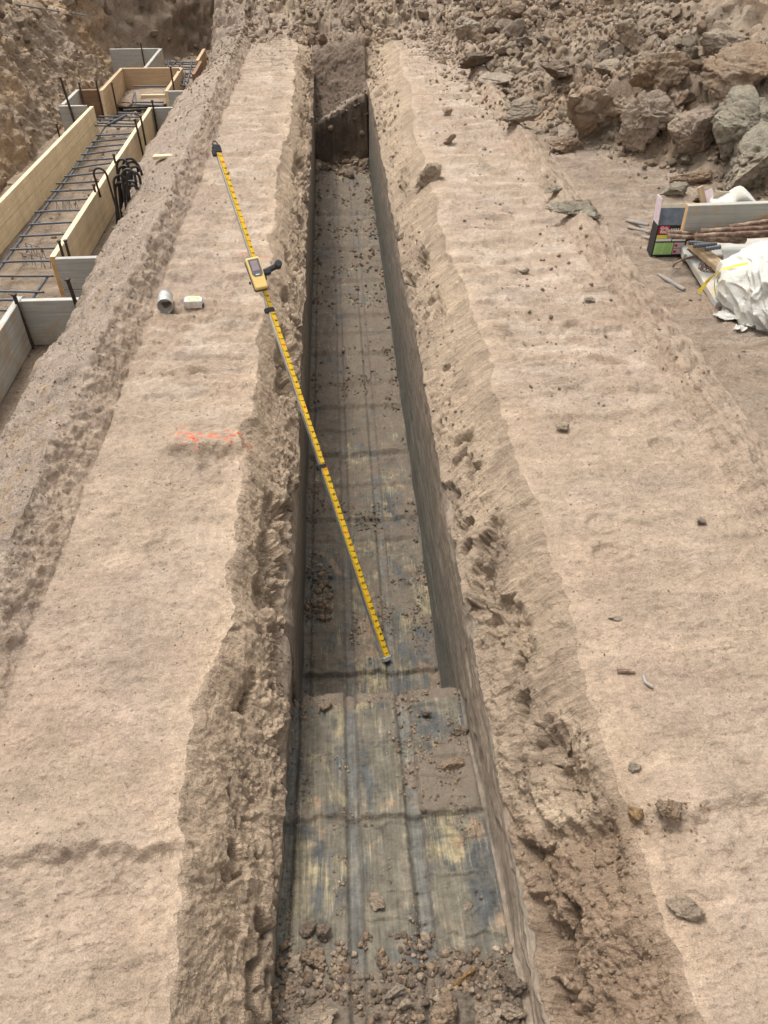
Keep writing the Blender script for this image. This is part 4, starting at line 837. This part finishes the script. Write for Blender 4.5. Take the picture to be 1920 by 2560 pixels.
for (a, b) in (((1060, 192), (1290, 200)), ((1062, 205), (1285, 212)), ((1065, 225), (1275, 228)), ((1165, 240), (1265, 246)), ((1168, 268), (1250, 270)), ((1168, 292), (1240, 292)), ((1170, 322), (1225, 320)), ((1170, 345), (1205, 350)), ((870, 352), (1080, 352)), ((850, 455), (1060, 455)), ((870, 470), (1060, 478))):
    bar([rb(c1(*a), ZR+.1), rb(c1(*b), ZR+.1)], .009, 'cross_bar', gx, 0)
for (a, b) in (((1100, 188), (1085, 232)), ((1180, 196), (1150, 235)), ((1245, 190), (1215, 330)), ((1200, 260), (1190, 350)), ((1140, 190), (1120, 215)), ((875, 392), (880, 460)), ((868, 400), (850, 470))):
    bar([rb(c1(*a), ZR+.12), rb(c1(*b), ZR+.11)], .009, 'long_bar', gx, 0)
# hooked bars
def hook(base, topc, Rr, dr, label, mat='black_rebar', r=.0085, tail=.14, grp='hooked bars leaning in the ditch'):
    """shaft from base up to the arch, arch in the vertical plane of dr, short tail down"""
    base, top = A3(base), A3(topc); d = A3([dr[0], dr[1], 0.]); d /= np.linalg.norm(d); u = top-base; u /= np.linalg.norm(u)
    P_ = [base+(top-base)*i/6 for i in range(7)]; c = top+d*Rr
    for k in range(1, 13): a = math.pi*k/12; P_.append(c-d*Rr*math.cos(a)+u*Rr*math.sin(a)*1.15)
    P_.append(c+d*Rr-u*tail)
    o = MB().tube([p-base for p in P_], r, 8).build('hooked_bar', M[mat], None, True); o.location = base
    return tag(o, label, 'rebar', grp)
hy = at(*c1(695, 1040), ZT)[1]+.05; tp = atY(*c1(692, 930), hy); hook((tp[0]+.03, hy, -.6), tp, .048, (-1, .02), 'single hooked bar arching over the right form board, alone before the black bundle', tail=.16, grp=None, mat='stake')
lb = 'black hooked bar in the bundle leaning between the right form and the berm'
for k, (x, y, y2) in enumerate(((735, 850, 60), (775, 855, 0), (715, 960, 0), (745, 900, 20), (770, 920, 10), (790, 880, 0), (725, 1000, 0), (755, 985, 0), (800, 940, 0), (785, 1000, 0), (815, 900, 0), (770, 1040, 0), (805, 1020, 0))):
    Yk = 5.72+.11*(k % 4)+(.25 if y < 900 else 0); t_ = atY(*c1(x+22, y+22), Yk); b_ = A3([t_[0]-.06+.02*(k % 3), Yk-.05, -.58]); hook(b_, t_, .045+.008*(k % 2), (1, .25*((k % 3)-1)), lb, r=.0095, tail=.08)

# ------------------------------------------------------------------ graduated staff with receiver
foot = at(835, 1426, -1.045); d = ray(467, 318); E0 = np.array([0, 0, EYE])
bb = np.dot(d, E0-foot); aa = np.dot(d, d); ccq = np.dot(E0-foot, E0-foot)-2.52**2; tt = (-bb+math.sqrt(bb*bb-aa*ccq))/aa; tip = E0+d*tt
ax = tip-foot; Lr = np.linalg.norm(ax); ax /= Lr
mid = (tip+foot)/2; toc = E0-mid; toc -= ax*np.dot(toc, ax); toc /= np.linalg.norm(toc); sdv = np.cross(ax, toc)   # toc: towards camera
if np.dot(sdv, RT) < 0: sdv = -sdv
th = math.radians(30); fn = toc*math.cos(th)+sdv*math.sin(th); fs = sdv*math.cos(th)-toc*math.sin(th)              # face normal and face sideways (right)
staff = empty('survey_staff', foot); tag(staff, 'tall telescopic measuring staff with yellow scale leaning across the trench from floor to left shoulder', 'measuring staff')
segs = [(0, .93, .032, .024), (.93, 1.70, .028, .020), (1.70, Lr-.03, .025, .017)]
for a, b, wd, dp in segs:
    MB().box(ax*(a+b)/2, fs, fn, ax, wd, dp, b-a+.01, .002).build('tube_section', M['alu'], staff)
    MB().box(ax*(a+b)/2+fn*(dp/2+.0008), fs, fn, ax, wd*.94, .0012, b-a-.004).build('scale_face', M['yellow'], staff)
MB().box(A3([0, 0, 0])+ax*.006, fs, fn, ax, .041, .031, .02, .002).build('foot_plate', M['alu'], staff)
for a in (.93, 1.70):
    MB().box(ax*a, fs, fn, ax, .034, .027, .024, .003).box(ax*a-fs*.021, fs, fn, ax, .014, .02, .022, .002).build('clamp', M['black'], staff)
tpc = MB(); tpc.box(ax*(Lr-.012), fs, fn, ax, .036, .026, .04, .003); tpc.box(ax*(Lr-.03)-fs*.02, fs, fn, ax, .016, .02, .03, .003)
rg = [ax*(Lr+.006)+fs*.014*math.cos(a)+ax*.026*math.sin(a) for a in np.linspace(0, math.pi, 9)]; tpc.tube(rg, .003, 6); tpc.build('top_cap', M['black'], staff)
tk = MB(); 
FT = .3048
for i in range(int(Lr/FT*50)):
    h = i*FT/50+FT/100; 
    if h > Lr-.04: break
    wd, dp = next((w1_, d1_) for a, b, w1_, d1_ in segs if h < b+.03); ln = .2 if i % 5 else .34
    tk.box(ax*h-fs*(wd*.47-wd*ln/2)+fn*(dp/2+.0016), fs, fn, ax, wd*ln, .0004, FT/150)
tk.build('tick_marks', M['print'], staff)
def text_mesh(s, size, bold=0):
    cu = bpy.data.curves.new('t', 'FONT'); cu.body = s; cu.size = size; cu.align_x = 'CENTER'; cu.align_y = 'CENTER'; cu.resolution_u = 2; cu.offset = bold
    o = bpy.data.objects.new('t', cu); COL.objects.link(o); dg = bpy.context.evaluated_depsgraph_get(); me = bpy.data.meshes.new_from_object(o.evaluated_get(dg))
    V = np.array([v.co[:] for v in me.vertices]); F = [tuple(p.vertices) for p in me.polygons]; bpy.data.objects.remove(o); bpy.data.meshes.remove(me); return V, F
tm = {s: text_mesh(s, .03, .0006) for s in '0123456789'}
nb = MB(); nr_ = MB()
for i in range(1, int((Lr-.05)/FT*10)+1):
    h = i*FT/10; wd, dp = next((w1_, d1_) for a, b, w1_, d1_ in segs if h < b+.03); red = i % 10 == 0; ch = str((i//10) if red else i % 10); V, F = tm[ch]
    c = ax*h+fs*wd*.17+fn*(dp/2+.0017); k = .95 if red else .85
    Vt = [c+(-ax*vv[0]+fs*vv[1])*k*wd/.032 for vv in V]; (nr_ if red else nb).add(Vt, F)
nb.build('numerals', M['print'], staff); nr_.build('foot_numerals', M['redprint'], staff)
# receiver
ts = None; bestd = 1e9
for h in np.linspace(1.2, 2.2, 200):
    p = foot+ax*h; q = p-E0; px_ = (960+FPX*(q@RT)/(q@FW))/S; py_ = (1280-FPX*(q@UP)/(q@FW))/S
    if abs(py_-600) < bestd: bestd = abs(py_-600); hr = h
th2 = math.radians(14); n2 = toc*math.cos(th2)+sdv*math.sin(th2); s2 = sdv*math.cos(th2)-toc*math.sin(th2)
cR_ = foot+ax*hr+fn*.02-s2*.020+toc*.022; rec = empty('laser_receiver', cR_); tag(rec, 'pale yellow laser receiver with dark screen clamped to the middle of the staff', 'laser receiver')
def rounded(wd, ht, dp, rx, taper=0):                     # rounded slab, axes s2, ax, n2, taper narrows the lower end
    pts = []
    for cx_, cy_, a0_ in ((1, 1, 0), (-1, 1, 90), (-1, -1, 180), (1, -1, 270)):
        for k in range(5): a = math.radians(a0_+k*22.5); pts.append((cx_*(wd/2-rx)+rx*math.cos(a), cy_*(ht/2-rx)+rx*math.sin(a)))
    pts = [(x*(1-taper*(.5-y/ht)), y) for x, y in pts]; return pts
def slab(pts, z0, z1, ch=.003, s_=s2, a_=ax, n_=n2):
    V = []; n = len(pts); cx = sum(p[0] for p in pts)/n; cy = sum(p[1] for p in pts)/n
    lv = [(z0+ch, 1), (z1-ch, 1), (z1, .93)]; lv = [(z0, .93)]+lv
    for z, k in lv: V += [s_*(cx+(x-cx)*k)+a_*(cy+(y-cy)*k)+n_*z for x, y in pts]
    F = [tuple(range(n))[::-1], tuple(3*n+i for i in range(n))]
    for j in range(3): F += [(j*n+i, j*n+(i+1) % n, (j+1)*n+(i+1) % n, (j+1)*n+i) for i in range(n)]
    return V, F
bd = MB(); bd.add(*slab(rounded(.066, .150, 0, .009, .12), .004, .024)); bd.build('front_case', M['recv'], rec)
MB().add(*slab(rounded(.068, .152, 0, .01, .12), -.016, .0035)).build('back_case', M['grey'], rec)
sc_o = MB(); pp = [(-.024, .066), (-.024, -.006), (-.014, -.018), (.018, -.018), (.026, -.006), (.026, .066)]; V, F = slab([(x, y) for x, y in pp], .0235, .0262, .0008); sc_o.add(V, F); so_ = sc_o.build('screen_panel', M['screen'], rec)
MB().add(*slab([(-.016, .056), (-.016, .008), (.016, .008), (.016, .056)], .0262, .0272, .0003)).build('display', M['lcd'], so_)
MB().box(-ax*.010+n2*.0266, s2, n2, ax, .018, .0004, .003).build('small_print', M['white'], so_)
MB().tube([-s2*.036-ax*.03-n2*.005, -s2*.044-ax*.03-n2*.005], .007, 10).build('button', M['black'], rec)
gr = MB(); o_ = fn*0; base = s2*.030-n2*.028
gr.box(s2*.012-n2*.024+ax*.0, s2, n2, ax, .07, .02, .05, .004); gr.box(s2*.050-n2*.024+ax*.012, s2, n2, ax, .05, .03, .026, .004)
gr.box(s2*.075-n2*.024+ax*.022, s2+ax*.25, n2, ax-s2*.25, .09, .026, .024, .006)
gr.build('bracket', M['black'], rec); kc = s2*.118-n2*.02+ax*.034
kn = MB().tube([kc-n2*.014-s2*.0, kc+n2*.016, kc+n2*.019], [.018, .018, .014], 14).build('knob', M['black'], rec)

# ------------------------------------------------------------------ can, tape measure, wood scrap
p, dd_ = hit(365, 668, 6.5, 8); p2, _ = hit(358, 640, 6.5, 8); axd = A3([.16, -1, 0.02]); axd /= np.linalg.norm(axd); rc = px2m(16, dd_)*1.02; Lc = rc*2.9
can = empty('tin_can', p+A3([-.01, .0, rc*.95])); tag(can, 'open silver tin can lying on its side left of the tape measure', 'tin can')
def ring(c, a, r, n=28): 
    u = np.cross(a, (0, 0, 1)); u /= np.linalg.norm(u); v = np.cross(a, u); return [c+(u*math.cos(t)+v*math.sin(t))*r for t in np.linspace(0, 2*math.pi, n, endpoint=False)]
def lathe(rs, a, n=28):
    V = []; F = []
    for (s_, r) in rs: V += ring(a*s_, a, r, n)
    for j in range(len(rs)-1): F += [(j*n+i, j*n+(i+1) % n, (j+1)*n+(i+1) % n, (j+1)*n+i) for i in range(n)]
    return V, F
prof = [(0, rc)]
for k in range(9): prof += [(-Lc*(.15+.08*k), rc*.985), (-Lc*(.19+.08*k), rc*1.0)]
prof += [(-Lc, rc), (-Lc, rc*.1)]
MB().add(*lathe(prof, axd)).build('body', M['tin'], can, True)
MB().add(*lathe([(0, rc*.97), (-Lc*.97, rc*.97), (-Lc*.97, .001)], axd)).build('inside', M['tin_in'], can, True)
MB().add(*lathe([(0, rc*.96), (.003, rc*.98), (.003, rc*1.03), (-.003, rc*1.03), (-.004, rc*.99)], axd)).build('rim', M['tin'], can, True)
MB().add(*lathe([(-Lc+.002, rc*1.03), (-Lc-.002, rc*1.03), (-Lc-.002, rc*.96)], axd)).build('rim', M['tin'], can, True)
p, dd_ = hit(418, 664, 6.5, 8); tw = px2m(40, dd_)
tape = empty('tape_measure', p+A3([0, .03, .002])); tag(tape, 'silver tape measure with yellow label lying flat beside the tin can', 'tape measure')
X3, Y3, Z3 = A3([1, .02, 0]), A3([-.02, 1, 0]), A3([0, 0, 1.])
pts = [(-tw*.5, -tw*.32), (tw*.46, -tw*.32), (tw*.5, -tw*.2), (tw*.5, .1*tw), (tw*.3, tw*.36), (-tw*.2, tw*.42), (-tw*.5, tw*.3)]
MB().add(*slab([(x, y) for x, y in pts], .002, tw*.44, .003, X3, Y3, Z3)).build('case', M['chrome'], tape)
MB().add(*slab([(x*1.01, y*1.01) for x, y in pts], .012, tw*.44-.012, .001, X3, Y3, Z3)).build('bumper', M['alu'], tape)
el = [(tw*.34*math.cos(a), tw*.02+tw*.24*math.sin(a)) for a in np.linspace(0, 2*math.pi, 22, endpoint=False)]
MB().add(*slab(el, tw*.44, tw*.44+.0015, .0004, X3, Y3, Z3)).build('label', M['lemon'], tape)
MB().add(*slab([(x*.5, y*.42-.004) for x, y in el], tw*.44+.0015, tw*.44+.0025, .0004, X3, Y3, Z3)).build('label_centre', M['white'], tape)
MB().box(X3*tw*.5+Y3*(-tw*.22)+Z3*.012, X3, Y3, Z3, .006, .03, .022, .001).build('hook', M['black'], tape)
p, dd_ = hit(352, 338, 5, 7.9); o = MB().box((0, 0, .012), (1, .1, .05), (0, 1, 0), (0, 0, 1), px2m(52, dd_), .06, .022, .003).build('wood_scrap', M['newwood'], None); o.location = p; tag(o, 'split piece of pale wood lying on the berm above the hooked bars', 'wood scrap')
me = o.data; me.vertices[0].co.y += .02
for v_ in me.vertices:
    if v_.co.x > .05: v_.co.z *= .7; v_.co.y *= .6
o['label'] = 'split piece of pale wood lying on the berm above the hooked bars'
# rods lying on the bank and by the trench end
def lie(px, label, r=.009, mat='dusty_rebar', um_=(0, 18), name='rebar_offcut', lift=.006, cat='rebar', ribs=.014):
    pts_ = [hit(x, y, *um_)[0]+A3([0, 0, lift]) for x, y in px]
    if len(pts_) == 2: pts_ = [pts_[0], (pts_[0]+pts_[1])/2, pts_[1]]; 
    o = MB().tube([p-pts_[0] for p in pts_], r, 7, ribs=ribs).build(name, M[mat]); o.location = pts_[0]; return tag(o, label, cat)
lie([(41, 17), (193, 39)], 'grey bar lying on the left bank near the top edge', um_=(0, 3), lift=.05)
lie([(715, 63), (750, 62)], 'short grey rod lying beyond the far left shoulder', lift=.02)
lie([c3(120, 545), c3(340, 608)], 'upper dusty rebar end left of the nail box'); lie([c3(150, 625), c3(345, 682)], 'middle dusty rebar end left of the nail box'); lie([c3(265, 740), c3(345, 765)], 'lowest dusty rebar end left of the nail box')
lie([c3(470, 1140), c3(730, 1305)], 'dusty bent bar on the ground below the nail box')
lie([(1333, 1446), (1368, 1448)], 'short dark twig lying on the right ground', r=.006, mat='rust_pipe', cat='twig', name='twig', ribs=0)
lie([(1385, 1455), (1392, 1470), (1412, 1480)], 'curved grey twig right of the short dark twig', r=.005, mat='dusty_rebar', cat='twig', name='twig', ribs=0)

# ------------------------------------------------------------------ pile of materials at the right edge
g = hit(1408, 549, 13, 17.9)[0]; bx0 = g; fx = A3([1, -.03, 0]); fx /= np.linalg.norm(fx); fy = A3([.03, 1, 0]); fy /= np.linalg.norm(fy); fz_ = A3([0, 0, 1.])
kpx = 4.55; Wb, Db, Hb = .27, .09, .175
box = empty('nail_box', bx0+A3([0, 0, .004])); tag(box, 'open black cardboard nail box with green and yellow labels standing in the dirt', 'box')
def pan(name, c, wd, dp, ht, mat, ax_=fx, ay_=fy, az_=fz_, par=box): return MB().box(c, ax_, ay_, az_, wd, dp, ht, .0008).build(name, M[mat], par)
front = pan('front_panel', fx*Wb/2+fz_*Hb/2, Wb, .003, Hb, 'card_black'); pan('back_panel', fx*Wb/2+fy*Db+fz_*Hb/2, Wb, .003, Hb, 'card_in'); pan('side_panel', fy*Db/2+fz_*Hb/2, .003, Db-.004, Hb, 'card_black'); pan('side_panel', fx*Wb+fy*Db/2+fz_*Hb/2, .003, Db-.004, Hb, 'card_black')
pan('base', fx*Wb/2+fy*Db/2+fz_*.004, Wb-.006, Db-.006, .003, 'card_in'); fa = math.radians(62); 
pan('flap', fy*(.045*math.cos(fa))+fx*Wb/2+fz_*(Hb+.045*math.sin(fa)), Wb*.97, .003, .09, 'card_grey', fx, fy*math.sin(fa)-fz_*math.cos(fa), fz_*math.sin(fa)+fy*math.cos(fa))
pan('flap', fy*Db*.5-fx*.006+fz_*(Hb+.07), .003, Db*.95, .14, 'card_lilac', fx+fz_*.06, fy, fz_-fx*.06); pan('flap', fy*(Db+.02)+fx*Wb/2+fz_*(Hb+.035), Wb*.97, .003, .08, 'card_in', fx, fy-fz_*.4, fz_+fy*.4)
def pr(x0, x1, z0, z1, mat, name='label', par=front, k=0): return MB().box(fx*(x0+x1)/2+fz_*(z0+z1)/2-fy*(.0022+.0006*k), fx, fy, fz_, x1-x0, .001, z1-z0).build(name, M[mat], par)
pr(.008, .064, Hb*.73, Hb*.98, 'badge', 'badge'); pr(.005, .09, Hb*.585, Hb*.70, 'lemon'); pr(.005, .09, Hb*.5, Hb*.575, 'white'); pr(.005, .108, Hb*.07, Hb*.45, 'lime'); pr(.112, .17, Hb*.08, Hb*.26, 'card_lilac'); pr(.112, .17, Hb*.28, Hb*.45, 'card_lilac'); pr(.095, .17, Hb*.5, Hb*.56, 'white')
for zz0 in (.15, .35): pr(.115, .132, Hb*(zz0-.03), Hb*(zz0+.05), 'badge', 'print_mark', k=1)
def pt(s, x, z, size, mat, bold=.0, name='lettering', wide=1.0, par=front):
    V, F = text_mesh(s, size, bold); return MB().add([fx*(x+v_[0]*wide)+fz_*(z+v_[1])-fy*.0036 for v_ in V], F).build(name, M[mat], par)
pt('Grip', .036, Hb*.915, .0235, 'white', .0007); pt('Rite', .036, Hb*.80, .0235, 'white', .0007); pt('NAILS', .096, Hb*.86, .0215, 'white', .0009, wide=.85); pt('/', .125, Hb*.86, .026, 'white'); pt('CLOU', .152, Hb*.86, .0215, 'white', 0, wide=.85)
for r_ in range(9): pr(.015, .052-.004*(r_ % 3), Hb*(.42-.04*r_), Hb*(.428-.04*r_), 'txt', 'small_print', k=1); pr(.06, .10-.005*(r_ % 2), Hb*(.42-.04*r_), Hb*(.428-.04*r_), 'txt', 'small_print', k=1)
pt('⚠', .012, Hb*.3, .01, 'txt') if False else None
Yb = bx0[1]-.10
A_ = atY(*c3(768, 385), Yb); B_ = atY(*c3(1659, 372), Yb); B_ = A_+(B_-A_)*1.9; A_[2] = A_[2]; B_[2] = A_[2]+.01
hgt = A_[2]-atY(*c3(755, 690), Yb)[2]
o = board(A_, B_, hgt, 'rustwood', 'weathered grey board with rust stains set on edge across the materials', end='endgrain'); del o['group']
zbt = A_[2]-hgt
def mboard(p, q, wd, th_, mat, label, tilt=(0, 0, 1)):
    p, q = A3(p), A3(q); d_ = q-p; L = np.linalg.norm(d_); c = (p+q)/2
    mb = MB().box((0, 0, 0), (1, 0, 0), (0, 1, 0), (0, 0, 1), L, wd, th_, .003); o = mb.build('scrap_board', M[mat])
    x_ = d_/L; z_ = A3(tilt, float); y_ = np.cross(z_, x_); y_ /= np.linalg.norm(y_); z_ = np.cross(x_, y_)
    from mathutils import Matrix
    o.matrix_world = Matrix(((x_[0], y_[0], z_[0], c[0]), (x_[1], y_[1], z_[1], c[1]), (x_[2], y_[2], z_[2], c[2]), (0, 0, 0, 1))); return tag(o, label, 'board')
def gz(px, z): return at(*px, z)
mboard(gz(c3(740, 800), .06), gz(c3(1180, 1500), .03), .085, .035, 'greywood', 'dusty board lying diagonally from under the box to the plastic')
mboard(gz(c3(830, 820), .10), gz(c3(1250, 1180), .09), .07, .03, 'tanwood', 'tan board lying diagonally under the stakes')
mboard(gz(c3(720, 930), .05), gz(c3(1150, 960), .05), .12, .04, 'greywood', 'grey block of lumber below the bundle of stakes')
mboard(A3([A_[0]+.1, Yb+.12, .02]), A3([B_[0], Yb+.10, .02]), .3, .04, 'greywood', 'wide board lying flat behind the weathered board')
mboard(atY(*c3(918, 200), Yb+.2), atY(*c3(965, 420), Yb+.17), .012, .036, 'tanwood', 'thin upright lath behind the weathered board', (.9, .2, 0))
mboard(atY(*c3(995, 240), Yb+.22), atY(*c3(1040, 420), Yb+.17), .05, .004, 'card_lilac', 'torn lilac cardboard strip beside the upright lath', (.3, 1, 0))
mboard(atY(*c3(1050, 330), Yb+.15), atY(*c3(1400, 345), Yb+.15), .09, .004, 'card_in', 'cream cardboard sheet under the plastic corner', (0, 1, .3))
# bundle of stakes before the board
stk = [((570, 700), (1300, 735), 'muddy stake with pale end, topmost of the bundle left ends'), ((575, 742), (1250, 780), 'muddy stake second from the top at the left ends'), ((935, 685), (1659, 650), 'rusty stake lying highest against the weathered board'), ((870, 740), (1659, 700), 'rusty stake in the middle of the bundle'), ((960, 770), (1659, 735), 'dark rusty stake low in the bundle'), ((1240, 640), (1659, 580), 'muddy stake raised at the right behind the plastic'), ((880, 775), (1300, 800), 'short muddy stake under the bundle')]
for k, (a, b, lab) in enumerate(stk):
    Yk = Yb-.06-.028*(k % 4); a_ = atY(*c3(*a), Yk); b_ = atY(*c3(*b), Yk+.02); b_ = a_+(b_-a_)*1.25; root = empty('steel_stake', a_); tag(root, lab, 'stake', 'muddy stakes lying across the materials'); dv_ = b_-a_; u = dv_/np.linalg.norm(dv_)
    MB().tube([dv_*i/10+A3([0, 0, .002*math.sin(i*2.1+k)]) for i in range(11)], .0115, 9).build('shaft', M['rust_pipe'], root, True); MB().tube([-u*.006, u*.0, u*.008], [.012, .014, .0135], 9).build('head', M['rust_pipe'], root, True)
for k, (a, b) in enumerate((((790, 815), (1095, 840)), ((845, 850), (1095, 830)), ((975, 885), (1140, 860)))):
    Yk = Yb-.2-.03*k; a_ = atY(*c3(*a), Yk); b_ = atY(*c3(*b), Yk); o = MB().tube([A3([0, 0, 0]), b_-a_], .011, 8, ribs=.013).build('rebar_offcut', M['rebar']); o.location = a_; tag(o, ['blue grey rebar end under the stakes, upper', 'blue grey rebar end under the stakes, middle', 'blue grey rebar end under the stakes, lowest'][k], 'rebar')
pts_ = [gz(c3(*q), z) for q, z in (((620, 1085), .02), ((640, 1045), .04), ((720, 1000), .06), ((860, 965), .08), ((1000, 965), .09), ((1120, 975), .09))]
o = MB().tube([p-pts_[0] for p in pts_], .006, 7).build('bent_bar', M['rust_pipe'], None, True); o.location = pts_[0]; tag(o, 'thin bent bar curling out from under the plastic', 'rebar')
w_ = []; c = gz(c3(980, 1130), .05)
for k in range(60): a = k*.75; w_.append(A3([math.cos(a)*.035*(1+.3*math.sin(k)), math.sin(a)*.035, .02*math.sin(k*1.7)+.02]))
o = MB().tube(w_, .0022, 5).build('wire_coil', M['rust_pipe'], None, True); o.location = c; tag(o, 'small tangle of tie wire on the grey lumber', 'wire')
# crumpled plastic
def crumple(name, c, rx, ry, rz_, seed, label, n=6, cat='plastic sheet'):
    V, F = ico(6) if n == 6 else ICO[n]; V = V.astype(np.float32); x, y, z = (V*1.25+seed).T
    wx = .6*vn(x*1.1, y*1.1, z*1.1, seed); wy = .6*vn(x*1.1+5, y*1.1, z*1.1, seed)
    def cr(f, zf, s_): return 1-np.abs(vn((x+wx)*f, (y+wy)*f, z*f*zf, s_))*2
    k = .97+.20*fbm(x*.8, y*.8, z*.8, 2, seed+3)+.11*np.clip(cr(1.3, .5, seed+1), 0, 1)**2.2+.07*np.clip(cr(2.4, .4, seed+2), 0, 1)**2+.035*np.clip(cr(4.6, .45, seed+4), 0, 1)**2+.008*cr(9, .6, seed+6); low = ss(-V[:, 2], .35, .95); k = k+low*(.22+.10*cr(3.5, .1, seed+7))
    V = V*k[:, None]*A3([rx, ry, rz_]); V[:, 2] = np.maximum(V[:, 2], -rz_*.85+.02*fbm(x*4, y*4, z, 3, seed))
    o = mk(name, V, F, M['sheet'], None, True); o.location = c; return tag(o, label, cat)
pc = atY(*c3(1640, 1180), 3.72)
crumple('plastic_sheet', (pc[0]-.02, 3.43, .135), .33, .30, .185, 57, 'bundle of crumpled white plastic sheeting at the right edge')
def ribbon(P_, wd, label, mat='strap', up_=(0, -.6, .8), name='strap'):
    V = []; F = []; P_ = [A3(p) for p in P_]
    for i, p in enumerate(P_):
        t = P_[min(i+1, len(P_)-1)]-P_[max(i-1, 0)]; t /= np.linalg.norm(t); s_ = np.cross(t, up_); s_ /= np.linalg.norm(s_); n_ = np.cross(s_, t)
        V += [p-s_*wd/2+n_*.0007, p+s_*wd/2+n_*.0007, p+s_*wd/2-n_*.0007, p-s_*wd/2-n_*.0007]
    for i in range(len(P_)-1):
        for j in range(4): F.append((i*4+j, i*4+(j+1) % 4, i*4+4+(j+1) % 4, i*4+4+j))
    F += [(0, 1, 2, 3), tuple(len(V)-4+j for j in (3, 2, 1, 0))]
    o = mk(name, A3(V)-P_[0], F, M[mat]); o.location = P_[0]; return tag(o, label, 'strap')
ribbon([atY(*c3(900, 1365), 3.56), atY(*c3(985, 1250), 3.56), atY(*c3(1080, 1150), 3.52), atY(*c3(1150, 1100), 3.46), atY(*c3(1225, 1090), 3.44)], .017, 'wide yellow strap sticking out of the plastic to the left')
ribbon([atY(*c3(1130, 1130), 3.44), atY(*c3(1085, 1190), 3.46), atY(*c3(1072, 1280), 3.5), atY(*c3(1090, 1400), 3.47)], .006, 'narrow yellow strap curving down the left of the plastic')
ribbon([atY(*c3(1225, 1090), 3.44), atY(*c3(1330, 1060), 3.42), atY(*c3(1440, 1040), 3.42)], .012, 'yellow strap crossing the front of the plastic')
ribbon([atY(*c3(1420, 1450), 3.40), atY(*c3(1460, 1500), 3.40), atY(*c3(1515, 1560), 3.40)], .014, 'short yellow strap low on the plastic')
def torn(c, rx, ry, seed, label, lift=.0):
    n = 26; V = []; F = []
    for i in range(n):
        for j in range(n): x = (i/(n-1)-.5)*2; y = (j/(n-1)-.5)*2; V.append((x, y))
    V = A3(V, dtype=np.float32); x, y = V[:, 0], V[:, 1]; sh = 1-.25*np.abs(vn(x*2, y*2, 0*x, seed)); x2 = x*rx*sh*(1-.25*y*y); y2 = y*ry*sh*(1-.25*x*x); z2 = .012*rid(x*1.2, y*1.2, 0*x, 2, seed+1)+.006*fbm(x*4, y*4, 0*x, 3, seed)+.02
    F = [(i*n+j, (i+1)*n+j, (i+1)*n+j+1, i*n+j+1) for i in range(n-1) for j in range(n-1)]
    o = mk('plastic_scrap', np.stack([x2, y2, z2], 1), F, M['sheet'], None, True); so2 = o.modifiers.new('s', 'SOLIDIFY'); so2.thickness = .0012; o.location = c; return tag(o, label, 'plastic scrap')
for (x, y, rx, ry, sd_, lab) in ((1325, 1745, .035, .028, 3, 'small torn piece of plastic at the foot of the bundle'), (1490, 1720, .07, .035, 4, 'wrinkled flap of plastic on the dirt below the bundle'), (1620, 1700, .07, .05, 6, 'torn flap of plastic at the right edge below the bundle'), (1300, 1600, .10, .06, 8, 'trailing hem of plastic left under the bundle'), (1600, 1560, .14, .09, 9, 'folded hem of plastic under the bundle at the right')):
    torn(hit(*c3(x, y), 13, 18)[0]+A3([0, 0, -.01]), rx, ry, sd_, lab)
# peaked sheet behind the board
pk = [atY(*c3(*q), Yb+dy) for q, dy in (((1040, 400), .10), ((1150, 290), .13), ((1260, 220), .15), ((1420, 180), .16), ((1480, 300), .14), ((1570, 400), .10), ((1300, 410), .06), ((1300, 300), .05))]
mb = MB(); n = 20; V = []; tl, tp_, tr_ = pk[0], pk[3], pk[5]
for i in range(n+1):
    s_ = i/n; xx_ = tl+(tr_-tl)*s_; e_ = (s_/.62)**.75 if s_ < .62 else ((1-s_)/.38)**.9; e_ = max(0, min(1, e_))
    topv = (tp_[2]-tl[2])*e_
    for j in range(n+1):
        t_ = j/n; V.append(xx_+A3([0, .06*t_-.05*math.sin(t_*3)*1+.012*math.sin(9*s_+5*t_)+.02*math.sin(14*s_), topv*t_]))
F = [(i*(n+1)+j, (i+1)*(n+1)+j, (i+1)*(n+1)+j+1, i*(n+1)+j+1) for i in range(n) for j in range(n)]
V = A3(V); o = mk('plastic_sheet', V-V[0], F, M['sheet'], None, True); m_ = o.modifiers.new('s', 'SOLIDIFY'); m_.thickness = .0015; o.location = V[0]; tag(o, 'white plastic corner rising to a peak behind the weathered board', 'plastic sheet')
